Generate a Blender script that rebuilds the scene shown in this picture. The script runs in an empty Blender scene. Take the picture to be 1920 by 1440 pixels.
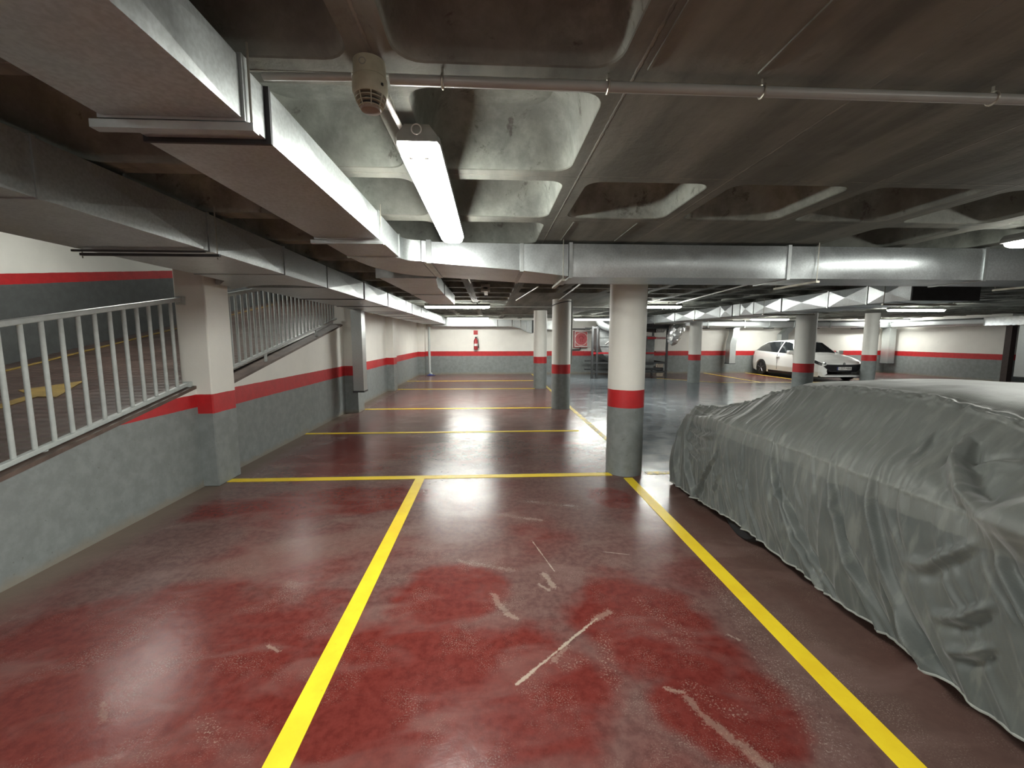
import bpy, math, random
from mathutils import Vector, noise
random.seed(7)
PI = math.pi
sc = bpy.context.scene
COL = sc.collection

# ------------------------------------------------------------------ camera
CAM_H = 1.55
FPX = 785.0
cam_d = bpy.data.cameras.new('camera')
cam_d.sensor_fit = 'HORIZONTAL'; cam_d.sensor_width = 36.0
cam_d.lens = 36.0 * FPX / 1920.0
cam_d.clip_start = 0.05; cam_d.clip_end = 200
cam = bpy.data.objects.new('camera', cam_d); COL.objects.link(cam)
cam.location = (0, 0, CAM_H)
cam.rotation_euler = (PI/2 - 0.110, 0, -0.0515)
sc.camera = cam

# ------------------------------------------------------------------ world, exposure
w = bpy.data.worlds.new('world'); sc.world = w; w.use_nodes = True
w.node_tree.nodes['Background'].inputs[0].default_value = (0.55, 0.6, 0.65, 1)
w.node_tree.nodes['Background'].inputs[1].default_value = 0.02
sc.view_settings.view_transform = 'Standard'
sc.view_settings.look = 'None'
sc.view_settings.exposure = 2.35
sc.view_settings.gamma = 1.0
sc.view_settings.use_curve_mapping = False
try:
    sc.cycles.use_denoising = True
    sc.cycles.max_bounces = 10
    sc.cycles.diffuse_bounces = 6
    sc.cycles.glossy_bounces = 4
    sc.cycles.sample_clamp_indirect = 6.0
except Exception:
    pass
LAMP_NEAR = 19.0      # emission of the tube lamps
LAMP_FAR = 27.0

# ------------------------------------------------------------------ mesh helpers
class MB:
    def __init__(s): s.v = []; s.f = []; s.m = []
    def add(s, vs, fs, mi=0):
        n = len(s.v); s.v += [tuple(p) for p in vs]
        s.f += [tuple(i+n for i in f) for f in fs]; s.m += [mi]*len(fs); return s
    def box(s, x0, x1, y0, y1, z0, z1, mi=0):
        v = [(x0,y0,z0),(x1,y0,z0),(x1,y1,z0),(x0,y1,z0),(x0,y0,z1),(x1,y0,z1),(x1,y1,z1),(x0,y1,z1)]
        return s.add(v, [(0,3,2,1),(4,5,6,7),(0,1,5,4),(1,2,6,5),(2,3,7,6),(3,0,4,7)], mi)
    def loft(s, rings, closed=True, caps=True, mi=0):
        n = len(rings[0]); vs = [p for r in rings for p in r]; fs = []
        m = n if closed else n-1
        for k in range(len(rings)-1):
            for i in range(m):
                j = (i+1) % n
                fs.append((k*n+i, k*n+j, (k+1)*n+j, (k+1)*n+i))
        if caps and closed:
            fs.append(tuple(reversed(range(n)))); fs.append(tuple((len(rings)-1)*n+i for i in range(n)))
        return s.add(vs, fs, mi)
    def tube(s, path, r, n=10, mi=0, caps=True):
        P = [Vector(p) for p in path]; rings = []
        up = None
        for i, p in enumerate(P):
            d = (P[min(i+1, len(P)-1)] - P[max(i-1, 0)]).normalized()
            if up is None:
                a = Vector((0,0,1)) if abs(d.z) < .9 else Vector((1,0,0))
                up = (a - d*a.dot(d)).normalized()
            else:
                up = (up - d*up.dot(d)).normalized()
            sd = d.cross(up)
            rr = r[i] if isinstance(r, (list, tuple)) else r
            rings.append([p + (up*math.cos(2*PI*k/n) + sd*math.sin(2*PI*k/n))*rr for k in range(n)])
        return s.loft(rings, True, caps, mi)
    def lathe(s, c, prof, n=24, axis='z', mi=0):
        rings = []
        for (r, h) in prof:
            ring = []
            for k in range(n):
                a = 2*PI*k/n; p, q = r*math.cos(a), r*math.sin(a)
                if axis == 'z': ring.append((c[0]+p, c[1]+q, c[2]+h))
                elif axis == 'x': ring.append((c[0]+h, c[1]+p, c[2]+q))
                else: ring.append((c[0]+q, c[1]+h, c[2]+p))
            rings.append(ring)
        return s.loft(rings, True, True, mi)
    def grid(s, fn, nu, nv, mi=0):
        vs = [fn(i/nu, j/nv) for i in range(nu+1) for j in range(nv+1)]
        fs = [(i*(nv+1)+j, (i+1)*(nv+1)+j, (i+1)*(nv+1)+j+1, i*(nv+1)+j+1) for i in range(nu) for j in range(nv)]
        return s.add(vs, fs, mi)

def link(name, mb, mats, parent=None, loc=None, sharp=32, kind=None):
    """one mesh object; coordinates in mb are world ones, loc is the origin"""
    if parent is not None: base = Vector(parent['_w']); o_loc = (0,0,0)
    else: base = Vector(loc or (0,0,0)); o_loc = base
    me = bpy.data.meshes.new(name)
    me.from_pydata([tuple(Vector(p)-base) for p in mb.v], [], mb.f)
    if not isinstance(mats, (list, tuple)): mats = [mats]
    for m in mats: me.materials.append(m)
    if any(mb.m): me.polygons.foreach_set('material_index', mb.m)
    me.polygons.foreach_set('use_smooth', [True]*len(mb.f))
    me.update(); me.validate()
    if name == 'duct_body' and sharp == 32: sharp = 4
    me.set_sharp_from_angle(angle=math.radians(sharp))
    o = bpy.data.objects.new(name, me); COL.objects.link(o)
    o.location = o_loc
    if parent is not None: o.parent = parent
    o['_w'] = tuple(base)
    if kind: o['kind'] = kind
    return o
def tag(o, label, cat, group=None):
    o['label'] = label; o['category'] = cat
    if group: o['group'] = group
    return o
def thing(name, label, cat, loc, group=None):
    o = bpy.data.objects.new(name, None); COL.objects.link(o); o.location = loc
    o.empty_display_size = .2; o['_w'] = tuple(loc)
    return tag(o, label, cat, group)
def bev(o, wd, seg=2):
    m = o.modifiers.new('bevel', 'BEVEL'); m.width = wd; m.segments = seg; m.limit_method = 'ANGLE'; m.angle_limit = math.radians(40)
    return o

# ------------------------------------------------------------------ materials
class NT:
    def __init__(s, name):
        s.mat = bpy.data.materials.new(name); s.mat.use_nodes = True
        s.t = s.mat.node_tree; s.n = s.t.nodes; s.b = s.n['Principled BSDF']
        s.pos = s.n.new('ShaderNodeNewGeometry').outputs['Position']
    def link(s, a, b): s.t.links.new(a, b)
    def _in(s, sock, val):
        if hasattr(val, 'is_linked') or isinstance(val, bpy.types.NodeSocket): s.link(val, sock)
        else: sock.default_value = val
    def math(s, op, a, b=0.0, c=None, clamp=False):
        n = s.n.new('ShaderNodeMath'); n.operation = op; n.use_clamp = clamp
        s._in(n.inputs[0], a); s._in(n.inputs[1], b)
        if c is not None: s._in(n.inputs[2], c)
        return n.outputs[0]
    def vm(s, op, a, b=(0,0,0)):
        n = s.n.new('ShaderNodeVectorMath'); n.operation = op
        s._in(n.inputs[0], a)
        if op == 'SCALE': s._in(n.inputs[3], b)
        else: s._in(n.inputs[1], b)
        return n.outputs['Value'] if op in ('DOT_PRODUCT', 'LENGTH', 'DISTANCE') else n.outputs[0]
    def sep(s, v=None):
        n = s.n.new('ShaderNodeSeparateXYZ'); s.link(v or s.pos, n.inputs[0]); return n.outputs
    def comb(s, x, y, z):
        n = s.n.new('ShaderNodeCombineXYZ'); s._in(n.inputs[0], x); s._in(n.inputs[1], y); s._in(n.inputs[2], z); return n.outputs[0]
    def noise(s, scale, detail=4, rough=.55, vec=None, dist=0.0, stretch=None):
        v = vec or s.pos
        if stretch: v = s.vm('MULTIPLY', v, stretch)
        n = s.n.new('ShaderNodeTexNoise'); s.link(v, n.inputs['Vector'])
        n.inputs['Scale'].default_value = scale; n.inputs['Detail'].default_value = detail
        n.inputs['Roughness'].default_value = rough; n.inputs['Distortion'].default_value = dist
        return n.outputs['Fac']
    def voro(s, scale, vec=None, feature='F1'):
        n = s.n.new('ShaderNodeTexVoronoi'); n.feature = feature
        s.link(vec or s.pos, n.inputs['Vector']); n.inputs['Scale'].default_value = scale
        return n.outputs
    def ramp(s, fac, a, b, lo=0.0, hi=1.0):
        if a == 0 and b == 1: t = fac
        else: t = s.math('DIVIDE', s.math('SUBTRACT', fac, float(a)), float(b-a), clamp=True)
        t = s.math('MULTIPLY', s.math('MULTIPLY', t, t), s.math('SUBTRACT', 3.0, s.math('MULTIPLY', t, 2.0)))
        if lo == 0 and hi == 1: return t
        return s.math('MULTIPLY_ADD', t, float(hi-lo), float(lo))
    def mix(s, fac, a, b):
        n = s.n.new('ShaderNodeMix'); n.data_type = 'RGBA'
        s._in(n.inputs[0], fac)
        for i, c in ((6, a), (7, b)):
            if isinstance(c, tuple): n.inputs[i].default_value = (*c[:3], 1)
            else: s.link(c, n.inputs[i])
        return n.outputs[2]
    def col(s, c):
        if isinstance(c, tuple): s.b.inputs['Base Color'].default_value = (*c[:3], 1)
        else: s.link(c, s.b.inputs['Base Color'])
    def set(s, rough=None, metal=None, spec=None, **kw):
        if rough is not None: s._in(s.b.inputs['Roughness'], rough)
        if metal is not None: s._in(s.b.inputs['Metallic'], metal)
        if spec is not None: s._in(s.b.inputs['Specular IOR Level'], spec)
        for k, v in kw.items(): s._in(s.b.inputs[k.replace('_', ' ')], v)
    def bump(s, h, strength=.3, dist=.01):
        n = s.n.new('ShaderNodeBump'); n.inputs['Strength'].default_value = strength; n.inputs['Distance'].default_value = dist
        s.link(h, n.inputs['Height']); s.link(n.outputs[0], s.b.inputs['Normal'])

def plain(name, c, rough=.6, metal=0.0, var=.12, scale=12, bump=0.0, **kw):
    m = NT(name); f = m.noise(scale, 3)
    d = tuple(x*(1-var) for x in c); l = tuple(min(1, x*(1+var)) for x in c)
    m.col(m.mix(m.ramp(f, .3, .7), d, l)); m.set(rough, metal, **kw)
    if bump: m.bump(m.noise(scale*6, 3), bump, .004)
    return m.mat

WHITE = (.80, .785, .735); RED = (.50, .018, .022); GREY = (.205, .224, .222)
def painted(name, slope=0.0, y0=0.0, zb=.775, zt=.975, base=True, white=WHITE, grey=GREY):
    m = NT(name); x, y, z = m.sep()
    zz = m.math('SUBTRACT', z, m.math('MULTIPLY', m.math('SUBTRACT', y, y0), slope)) if slope else z
    wob = m.math('MULTIPLY', m.math('SUBTRACT', m.noise(6, 3), .5), .012)
    zz = m.math('ADD', zz, wob)
    up = m.math('GREATER_THAN', zz, zt); dn = m.math('GREATER_THAN', zz, zb)
    n1 = m.noise(1.3, 5, .6); n2 = m.noise(9, 5, .65)
    g = m.mix(m.ramp(n2, .35, .7), tuple(c*.88 for c in grey), tuple(c*1.1 for c in grey))
    g = m.mix(m.ramp(m.noise(38, 2), .68, .74, 0, .5), g, (.09, .09, .08))
    wh = m.mix(m.ramp(n1, .3, .75), tuple(c*.9 for c in white), white)
    wh = m.mix(m.ramp(m.noise(3.2, 6, .7), .6, .85, 0, .35), wh, (.42, .39, .33))
    rd = m.mix(m.ramp(n2, .3, .7), tuple(c*.8 for c in RED), RED)
    c = m.mix(up, m.mix(dn, g, rd), wh)
    if base:   # worn, dusty foot of the wall
        foot = m.math('MULTIPLY', m.ramp(m.math('ADD', z, m.math('MULTIPLY', m.noise(7, 4), .12)), .06, .16, 1, 0), .75)
        c = m.mix(foot, c, (.22, .19, .15))
    m.col(c); m.set(m.ramp(n1, .2, .8, .45, .62)); m.bump(m.noise(45, 4, .6), .25, .004)
    return m.mat
M = {}
M['wall'] = painted('painted_wall')
M['column'] = painted('painted_column', base=False)
M['wall_near'] = painted('painted_low_wall', zb=.845)
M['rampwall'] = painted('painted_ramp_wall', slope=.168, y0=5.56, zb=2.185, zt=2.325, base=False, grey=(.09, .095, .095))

# distance of the floor point from a segment, in nodes
def seg(m, p, a, b):
    a = Vector((*a, 0)); b = Vector((*b, 0)); ab = b-a
    pa = m.vm('SUBTRACT', p, tuple(a))
    t = m.math('DIVIDE', m.vm('DOT_PRODUCT', pa, tuple(ab)), ab.length_squared, clamp=True)
    return m.vm('LENGTH', m.vm('SUBTRACT', pa, m.vm('SCALE', tuple(ab), t)))
def ell(m, p, c, r, rot=0.0):
    ca, sa = math.cos(rot), math.sin(rot)
    d = m.vm('SUBTRACT', p, (*c, 0))
    u = m.math('DIVIDE', m.vm('DOT_PRODUCT', d, (ca, sa, 0)), r[0])
    v = m.math('DIVIDE', m.vm('DOT_PRODUCT', d, (-sa, ca, 0)), r[1])
    return m.vm('LENGTH', m.comb(u, v, 0.0))

def floor_mat():
    m = NT('painted_floor'); x, y, z = m.sep(); p = m.comb(x, y, 0.0)
    big = m.noise(.9, 4, .5); mid = m.noise(3.0, 3, .5); fine = m.noise(22, 5, .65); vf = m.noise(90, 3, .6)
    warp = m.math('MULTIPLY', m.math('SUBTRACT', m.noise(2.2, 4, .5), .5), 1.3)
    # fresh red paint against scuffed dull paint
    red = m.mix(m.ramp(fine, .3, .7), (.098, .016, .0135), (.142, .026, .021))
    dull = m.mix(m.ramp(fine, .35, .65), (.100, .052, .047), (.140, .078, .070))
    fresh = None
    for c, r, rot in (((.85, 2.1), (.42, .5), .2), ((-.28, 2.4), (.36, .36), .1), ((-.3, 1.7), (.95, .5), .0), ((.95, 1.55), (.35, .25), 0), ((1.15, 3.9), (.22, .3), 0), ((-1.8, 1.8), (1.1, .8), .3),
                      ((-1.6, 3.9), (1.1, .35), .15), ((-1.9, 5.6), (.8, 1.0), 0)):
        e = m.ramp(m.math('ADD', ell(m, p, c, r, rot), warp), .75, 1.15, 1, 0)
        fresh = e if fresh is None else m.math('MAXIMUM', fresh, e)
    fresh = m.math('MAXIMUM', fresh, m.ramp(big, .44, .68, 0, .8))
    redz = m.mix(fresh, dull, red)
    # brown grime towards the covered car
    gr = m.ramp(m.math('ADD', x, m.math('MULTIPLY', warp, .35)), 1.2, 1.75, 0, .8)
    gr = m.math('MULTIPLY', gr, m.ramp(y, 4.3, 4.9, 1, 0))
    redz = m.mix(gr, redz, (.105, .066, .055))
    # pale dusty swipes
    sw = m.noise(2.0, 3, .5, stretch=(1.0, 2.2, 1), dist=.6)
    redz = m.mix(m.math('MULTIPLY', m.ramp(m.math('ADD', ell(m, p, (-1.35, 3.0), (.75, .28), .35), warp), .6, 1.1, 1, 0), .35), redz, (.20, .13, .11))
    redz = m.mix(m.math('MULTIPLY', m.ramp(sw, .46, .74), .34), redz, (.22, .14, .125))
    # speckled wear where paint has come off
    spk = m.math('MULTIPLY', m.ramp(m.noise(150, 4, .7), .54, .62), m.ramp(m.noise(3.4, 4, .55), .46, .70))
    redz = m.mix(m.math('MULTIPLY', spk, .55), redz, (.36, .28, .235))
    # grey driveway
    gz = m.mix(m.ramp(mid, .3, .7), (.095, .112, .128), (.155, .172, .185))
    gz = m.mix(m.math('MULTIPLY', m.ramp(sw, .5, .75), .35), gz, (.22, .22, .21))
    a1 = m.math('MULTIPLY', m.math('GREATER_THAN', x, 1.77), m.math('GREATER_THAN', y, 4.6))
    lim = m.math('ADD', m.math('MULTIPLY', m.math('MULTIPLY', m.math('SUBTRACT', 7.9, x), 1.0, clamp=False), 1.05), 14.05)
    lim = m.math('MAXIMUM', lim, 14.05)
    a1 = m.math('MULTIPLY', a1, m.math('LESS_THAN', y, lim))
    c = m.mix(a1, redz, gz)
    # chipped paint scrapes
    chip = m.noise(75, 5, .75); chip2 = m.noise(14, 4, .6)
    grain = m.ramp(m.noise(95, 6, .8), .55, .60); sc_ = None
    for a, b, wdt, sol in SCRAPES:
        d = m.math('DIVIDE', seg(m, p, a, b), wdt)
        v = m.math('ADD', d, m.math('MULTIPLY', m.math('SUBTRACT', m.math('ADD', m.math('MULTIPLY', chip, .5), m.math('MULTIPLY', chip2, .5)), .5), 5.0))
        core = m.math('MULTIPLY', m.ramp(v, .3, .8, 1, 0), sol)
        halo = m.math('MULTIPLY', m.ramp(v, .2, 1.6, 1, 0), grain)
        e = m.math('MAXIMUM', core, m.math('MULTIPLY', halo, .65))
        sc_ = e if sc_ is None else m.math('MAXIMUM', sc_, e)
    c = m.mix(m.math('MULTIPLY', sc_, .72), c, (.42, .355, .28))
    # dirt along the left wall foot
    dd = m.ramp(m.math('ADD', x, m.math('MULTIPLY', m.math('SUBTRACT', m.noise(4, 5, .65), .5), .25)), -2.95, -2.62, 1, 0)
    c = m.mix(m.math('MULTIPLY', dd, .8), c, (.17, .14, .11))
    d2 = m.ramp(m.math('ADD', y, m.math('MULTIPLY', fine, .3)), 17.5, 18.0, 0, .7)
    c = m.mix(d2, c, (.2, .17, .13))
    m.col(c)
    rg = m.math('ADD', m.ramp(mid, .3, .75, .225, .268), m.math('MULTIPLY', sc_, .3))
    rg = m.math('ADD', rg, m.math('MULTIPLY', fresh, -.01)); rg = m.math('ADD', rg, m.math('MULTIPLY', dd, .3))
    rg = m.math('ADD', m.math('MULTIPLY', rg, m.math('SUBTRACT', 1.0, a1)), m.math('MULTIPLY', m.ramp(mid, .3, .75, .15, .22), a1))
    m.set(rg, spec=.27)
    h = m.math('ADD', m.math('MULTIPLY', m.noise(3.5, 3, .5), 1.0), m.math('MULTIPLY', fine, .22))
    h = m.math('ADD', h, m.math('MULTIPLY', vf, .04))
    m.bump(h, .34, .010)
    return m.mat
SCRAPES = [((0.11, 1.72), (0.58, 2.14), 0.011, 1),
           ((0.30, 1.86), (0.37, 1.93), 0.028, 0.25),
           ((0.55, 2.12), (0.66, 2.19), 0.03, 0.3),
           ((0.35, 1.81), (0.45, 1.85), 0.03, 0),
           ((0.57, 1.98), (0.55, 1.71), 0.04, 0),
           ((0.31, 3.06), (0.42, 2.62), 0.006, 0.7),
           ((0.34, 2.60), (0.39, 2.45), 0.028, 0.4),
           ((0.30, 2.48), (0.35, 2.42), 0.02, 0.4),
           ((-0.15, 2.76), (0.14, 2.65), 0.03, 0.1),
           ((-0.23, 2.80), (-0.08, 2.71), 0.02, 0.1),
           ((0.01, 2.39), (0.07, 2.23), 0.03, 0.25),
           ((0.08, 2.21), (0.14, 2.16), 0.02, 0.3),
           ((0.78, 1.66), (0.84, 1.64), 0.02, 0.5),
           ((0.84, 1.62), (0.88, 1.50), 0.03, 0.3),
           ((0.88, 1.50), (1.00, 1.31), 0.035, 0.3),
           ((0.89, 1.66), (1.01, 1.52), 0.04, 0),
           ((0.87, 2.27), (1.03, 1.99), 0.04, 0),
           ((0.89, 2.00), (0.99, 1.92), 0.03, 0),
           ((1.24, 1.98), (1.27, 1.94), 0.015, 0.4),
           ((1.35, 1.79), (1.29, 1.37), 0.07, 0),
           ((1.42, 2.52), (1.37, 1.93), 0.06, 0),
           ((0.09, 3.54), (0.41, 3.42), 0.04, 0.1),
           ((0.35, 3.83), (0.78, 3.68), 0.04, 0.05),
           ((0.81, 2.86), (0.99, 2.81), 0.006, 0.5),
           ((-1.66, 1.71), (-1.59, 1.64), 0.022, 0.2),
           ((-1.18, 1.61), (-1.09, 1.53), 0.035, 0),
           ((-1.13, 2.02), (-1.06, 1.98), 0.015, 0.3),
           ((-0.24, 4.46), (-0.12, 4.37), 0.012, 0.4)]
M['floor'] = floor_mat()

def ceil_mat():
    m = NT('dirty_concrete'); x, y, z = m.sep()
    big = m.noise(1.1, 6, .65); mid = m.noise(4.5, 6, .68, dist=.15); fine = m.noise(40, 4, .6)
    c = m.mix(m.ramp(mid, .32, .68), (.155, .163, .148), (.285, .30, .268))
    c = m.mix(m.ramp(big, .42, .62, 0, .6), c, (.125, .122, .105))
    c = m.mix(m.ramp(m.noise(8, 6, .7, dist=.4), .58, .68, 0, .65), c, (.055, .048, .040))
    st = m.noise(5.0, 4, .6, stretch=(1.0, .12, 1.0))
    low = m.math('LESS_THAN', z, 2.3755)
    board = m.mix(m.ramp(st, .35, .65), (.095, .096, .082), (.200, .196, .168))
    # rib centre seams on the 0.8 m grid
    def line(v, off):
        f = m.math('FRACT', m.math('DIVIDE', m.math('SUBTRACT', v, off - 8.0), .8))
        return m.math('ABSOLUTE', m.math('SUBTRACT', m.math('FRACT', m.math('ADD', f, .5)), .5))
    nz = m.math('MULTIPLY', m.math('SUBTRACT', m.noise(30, 4, .7), .5), .016)
    lx = m.math('ADD', line(x, .459), nz); ly = m.math('ADD', line(y, 1.43), nz)
    near = m.math('MINIMUM', m.math('ABSOLUTE', lx), m.math('ABSOLUTE', ly))
    seam = m.math('MULTIPLY', m.ramp(near, .003, .009, 1, 0), low)
    bb = m.math('MULTIPLY', low, .75)
    c = m.mix(bb, c, board)
    c = m.mix(m.math('MULTIPLY', seam, m.ramp(m.noise(12, 3), .4, .6, 0, .6)), c, (.26, .24, .2))
    m.col(c); m.set(.85, spec=.3)
    h = m.math('ADD', m.math('MULTIPLY', seam, .55), m.math('ADD', m.math('MULTIPLY', fine, .25), m.math('MULTIPLY', mid, .6)))
    m.bump(h, .6, .012)
    return m.mat
M['ceil'] = ceil_mat()

def galv(name, tint=(.60, .63, .64), rough=.34, dirt=.25):
    m = NT(name)
    big = m.noise(1.8, 3, .5); sm = m.noise(9, 3, .5); fn = m.noise(70, 2, .5)
    c = m.mix(m.ramp(fn, .3, .7), tuple(t*.87 for t in tint), tuple(t*1.06 for t in tint))
    c = m.mix(m.math('MULTIPLY', m.ramp(big, .35, .7), dirt), c, tuple(t*.72 for t in tint))
    m.col(c)
    m.set(m.ramp(sm, .3, .7, rough-.03, rough+.06), .85)
    m.bump(m.math('ADD', m.noise(4, 2, .5), m.math('MULTIPLY', fn, .03)), .35, .012)
    return m.mat
M['galv'] = galv('galvanised_sheet', (.52, .55, .55), .38)
M['galv_b'] = galv('bright_galvanised_sheet', (.56, .59, .60), .38, .5)
M['flange'] = plain('galvanised_flange', (.45, .47, .47), .4, .85)
M['gasket'] = plain('dark_gasket', (.03, .03, .032), .7)
M['rail'] = plain('grey_railing_paint', (.42, .45, .44), .42, 0, .06, 20, .1)
M['pipe'] = plain('pvc_conduit', (.30, .30, .28), .35, 0, .08, 6)
M['clip'] = plain('zinc_clip', (.35, .33, .28), .4, .7)
M['det'] = plain('yellowed_plastic', (.33, .31, .23), .45, 0, .08, 30)
M['dark'] = plain('black_plastic', (.012, .012, .013), .5)
M['lampbody'] = plain('grey_lamp_housing', (.20, .20, .19), .5)
M['brown'] = plain('brown_concrete_kerb', (.10, .068, .055), .6, 0, .3, 6, .4)
M['darksteel'] = plain('dark_steel', (.07, .072, .075), .45, .5)
M['panelgrey'] = plain('grey_sheet_panel', (.20, .21, .21), .42, .35, .2, 5)
M['redsteel'] = plain('red_enamel', (.30, .012, .018), .4)
M['pink'] = plain('faded_red_label', (.45, .09, .09), .5)
M['whitep'] = plain('white_enamel', (.62, .60, .58), .4)
M['rubber'] = plain('tyre_rubber', (.012, .012, .013), .75)
M['carpaint'] = plain('white_car_paint', (.80, .80, .78), .22, 0, .02, 3, 0, Coat_Weight=.6)
M['glass'] = plain('dark_car_glass', (.012, .014, .016), .06, 0, .1, 2)
M['blacktrim'] = plain('gloss_black_trim', (.012, .012, .014), .25)
M['alloy'] = plain('grey_alloy', (.14, .13, .14), .35, .6)
M['chrome'] = plain('chrome', (.8, .8, .82), .12, 1)
M['foil'] = plain('crumpled_foil', (.78, .80, .80), .32, .85, .1, 20)
M['blue'] = plain('blue_cloth', (.03, .05, .2), .7)
M['doorbrown'] = plain('dark_brown_paint', (.045, .028, .024), .5)

def yellow(name, worn):
    m = NT(name); n = m.noise(30, 5, .7); n2 = m.noise(5, 4, .6)
    c = m.mix(m.ramp(n2, .3, .7), (.80, .56, .015), (.88, .66, .022))
    if worn < .5:
        c = m.mix(m.ramp(n, .64, .74, 0, .4), c, (.30, .19, .03))
    else:
        c = m.mix(m.ramp(m.noise(9, 5, .7), .38, .6, .1, .85), c, (.30, .24, .13))
    m.col(c); m.set(.42); m.bump(n, .15, .004)
    return m.mat
M['yellow'] = yellow('yellow_road_paint', 0)
M['worn'] = yellow('worn_yellow_road_paint', 1)

def rampfloor_mat():
    m = NT('grooved_ramp'); x, y, z = m.sep()
    c = m.mix(m.ramp(m.noise(2, 5, .6), .35, .65), (.060, .038, .032), (.100, .066, .055))
    m.col(c); m.set(m.ramp(m.noise(3, 4), .3, .7, .31, .42))
    g = m.math('SINE', m.math('ADD', m.math('MULTIPLY', y, 62.0), m.math('MULTIPLY', m.noise(3, 3), 3.0)))
    m.bump(g, .35, .006)
    return m.mat
M['rampfloor'] = rampfloor_mat()

def cloth_mat():
    m = NT('grey_cover_fabric'); x, y, z = m.sep()
    n = m.noise(4, 5, .6)
    weave = m.math('MULTIPLY', m.math('SINE', m.math('MULTIPLY', y, 900.0)), m.math('SINE', m.math('MULTIPLY', z, 900.0)))
    c = m.mix(m.ramp(n, .3, .7), (.066, .075, .072), (.094, .103, .098))
    # dusty double-layer panel above the waist seam
    edge = m.math('ADD', z, m.math('MULTIPLY', m.math('SUBTRACT', m.noise(9, 3), .5), .05))
    c = m.mix(m.ramp(edge, .745, .757, 0, .60), c, (.135, .143, .132))
    stk = m.noise(7, 4, .6, stretch=(1.0, 2.2, .35))
    c = m.mix(m.ramp(stk, .52, .68, 0, .40), c, (.20, .21, .19))
    c = m.mix(m.math('MULTIPLY', m.ramp(m.math('ABSOLUTE', m.math('SUBTRACT', edge, .845)), .0, .02, 1, 0), .35), c, (.22, .23, .21))
    up = m.sep(m.n['Geometry'].outputs['Normal'])[2]
    c = m.mix(m.ramp(up, .6, .95, 0, .45), c, (.125, .122, .108))       # settled dust on the top
    m.col(c); m.set(.52, spec=.4, Sheen_Weight=.25)
    m.bump(m.math('ADD', m.math('MULTIPLY', weave, .08), m.noise(26, 4, .6)), .35, .004)
    return m.mat
M['cloth'] = cloth_mat()
M['piping'] = plain('pale_piping', (.26, .27, .25), .6)

def emis(name, st, c=(.985, 1, .93)):
    m = NT(name); m.col((.9, .9, .88))
    m.b.inputs['Emission Color'].default_value = (*c, 1); m.b.inputs['Emission Strength'].default_value = st
    return m.mat
M['glow'] = emis('lit_diffuser_near', LAMP_NEAR)
M['glowf'] = emis('lit_diffuser_far', LAMP_FAR)
M['glowm'] = emis('lit_diffuser_mid', 11)
M['glowr'] = emis('lit_diffuser_ramp', 13)

# ================================================================== THE SETTING
YF = 18.05; XR = 17.8; YB = -5.0; XL = -3.0; ZC = 2.37
link('floor', MB().box(XL-.2, 22, YB, YF+.2, -.2, 0), M['floor'], kind='structure')
# waffle ceiling
def build_ceiling():
    mb = MB(); P = .8; x0 = .459; y0 = 1.43; rib = .062
    solid_c = [(1.54, 4.67), (1.54, .2), (1.54, 9.13), (1.54, 13.0), (7.1, 14.2), (7.1, 9.15), (12.85, 13.5), (7.1, 4.4), (12.85, 8.5), (12.85, 3.9), (7.1, -.4), (1.54, -4.4)]
    def rounded(x1, x2, y1, y2, r, z, n=5):
        pts = []
        for cx, cy, a0 in ((x2-r, y2-r, 0), (x1+r, y2-r, PI/2), (x1+r, y1+r, PI), (x2-r, y1+r, 1.5*PI)):
            for k in range(n+1):
                a = a0 + PI/2*k/n; pts.append((cx+r*math.cos(a), cy+r*math.sin(a), z))
        return pts
    i0 = int(math.floor((XL - x0)/P)); i1 = int(math.ceil((19.5-x0)/P)); j0 = int(math.floor((YB-y0)/P)); j1 = int(math.ceil((YF-y0)/P))
    for i in range(i0, i1):
        for j in range(j0, j1):
            xa, xb = max(x0+P*i, XL-.06), x0+P*(i+1); ya, yb = y0+P*j, min(y0+P*(j+1), YF+.1)
            cx, cy = x0+P*(i+.5), y0+P*(j+.5)
            solid = any(abs(cx-a) < 1.25 and abs(cy-b) < 1.65 for a, b in solid_c)
            if solid or xb-xa < .5 or yb-ya < .5:
                mb.add([(xa,ya,ZC),(xb,ya,ZC),(xb,yb,ZC),(xa,yb,ZC)], [(0,3,2,1)]); continue
            n = 5; L = []
            for ins, z, r in ((rib, ZC, .085), (rib+.006, ZC+.012, .09), (rib+.035, ZC+.14, .10), (rib+.065, ZC+.205, .12), (rib+.12, ZC+.24, .12)):
                L.append(rounded(xa+ins, xb-ins, ya+ins, yb-ins, r, z, n))
            mb.loft([list(reversed(r)) for r in L], True, False)
            top = L[-1]; mb.add(top, [tuple(reversed(range(len(top))))])
            # rib underside around the opening
            q = L[0]; m4 = n+1
            cs = [(xb,yb,ZC),(xa,yb,ZC),(xa,ya,ZC),(xb,ya,ZC)]
            vs = q + cs; nq = len(q); fs = []
            for k in range(4):
                for t in range(n):
                    fs.append((nq+k, k*m4+t+1, k*m4+t))
                fs.append((nq+k, nq+(k+1) % 4, ((k+1) % 4)*m4, k*m4+n))
            mb.add(vs, fs)
    # closing slab above
    mb.box(XL-.2, 22, YB, YF+.2, ZC+.26, ZC+.4)
    return link('ceiling', mb, M['ceil'], kind='structure', sharp=50)
build_ceiling()
# board joint left by the formwork on the solid part
for nm, a, b, c_ in (('trim_1', .49, -1.7, 1.36), ('trim_2', .84, -1.7, 1.36), ('trim_3', 1.9, -1.7, 1.36), ('trim_9', 1.06, 3.06, 3.62), ('trim_10', .60, 3.06, 3.62)):
    link(nm, MB().box(a-.004, a+.004, b, c_, ZC-.006, ZC+.001), M['ceil'], kind='structure')

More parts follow.
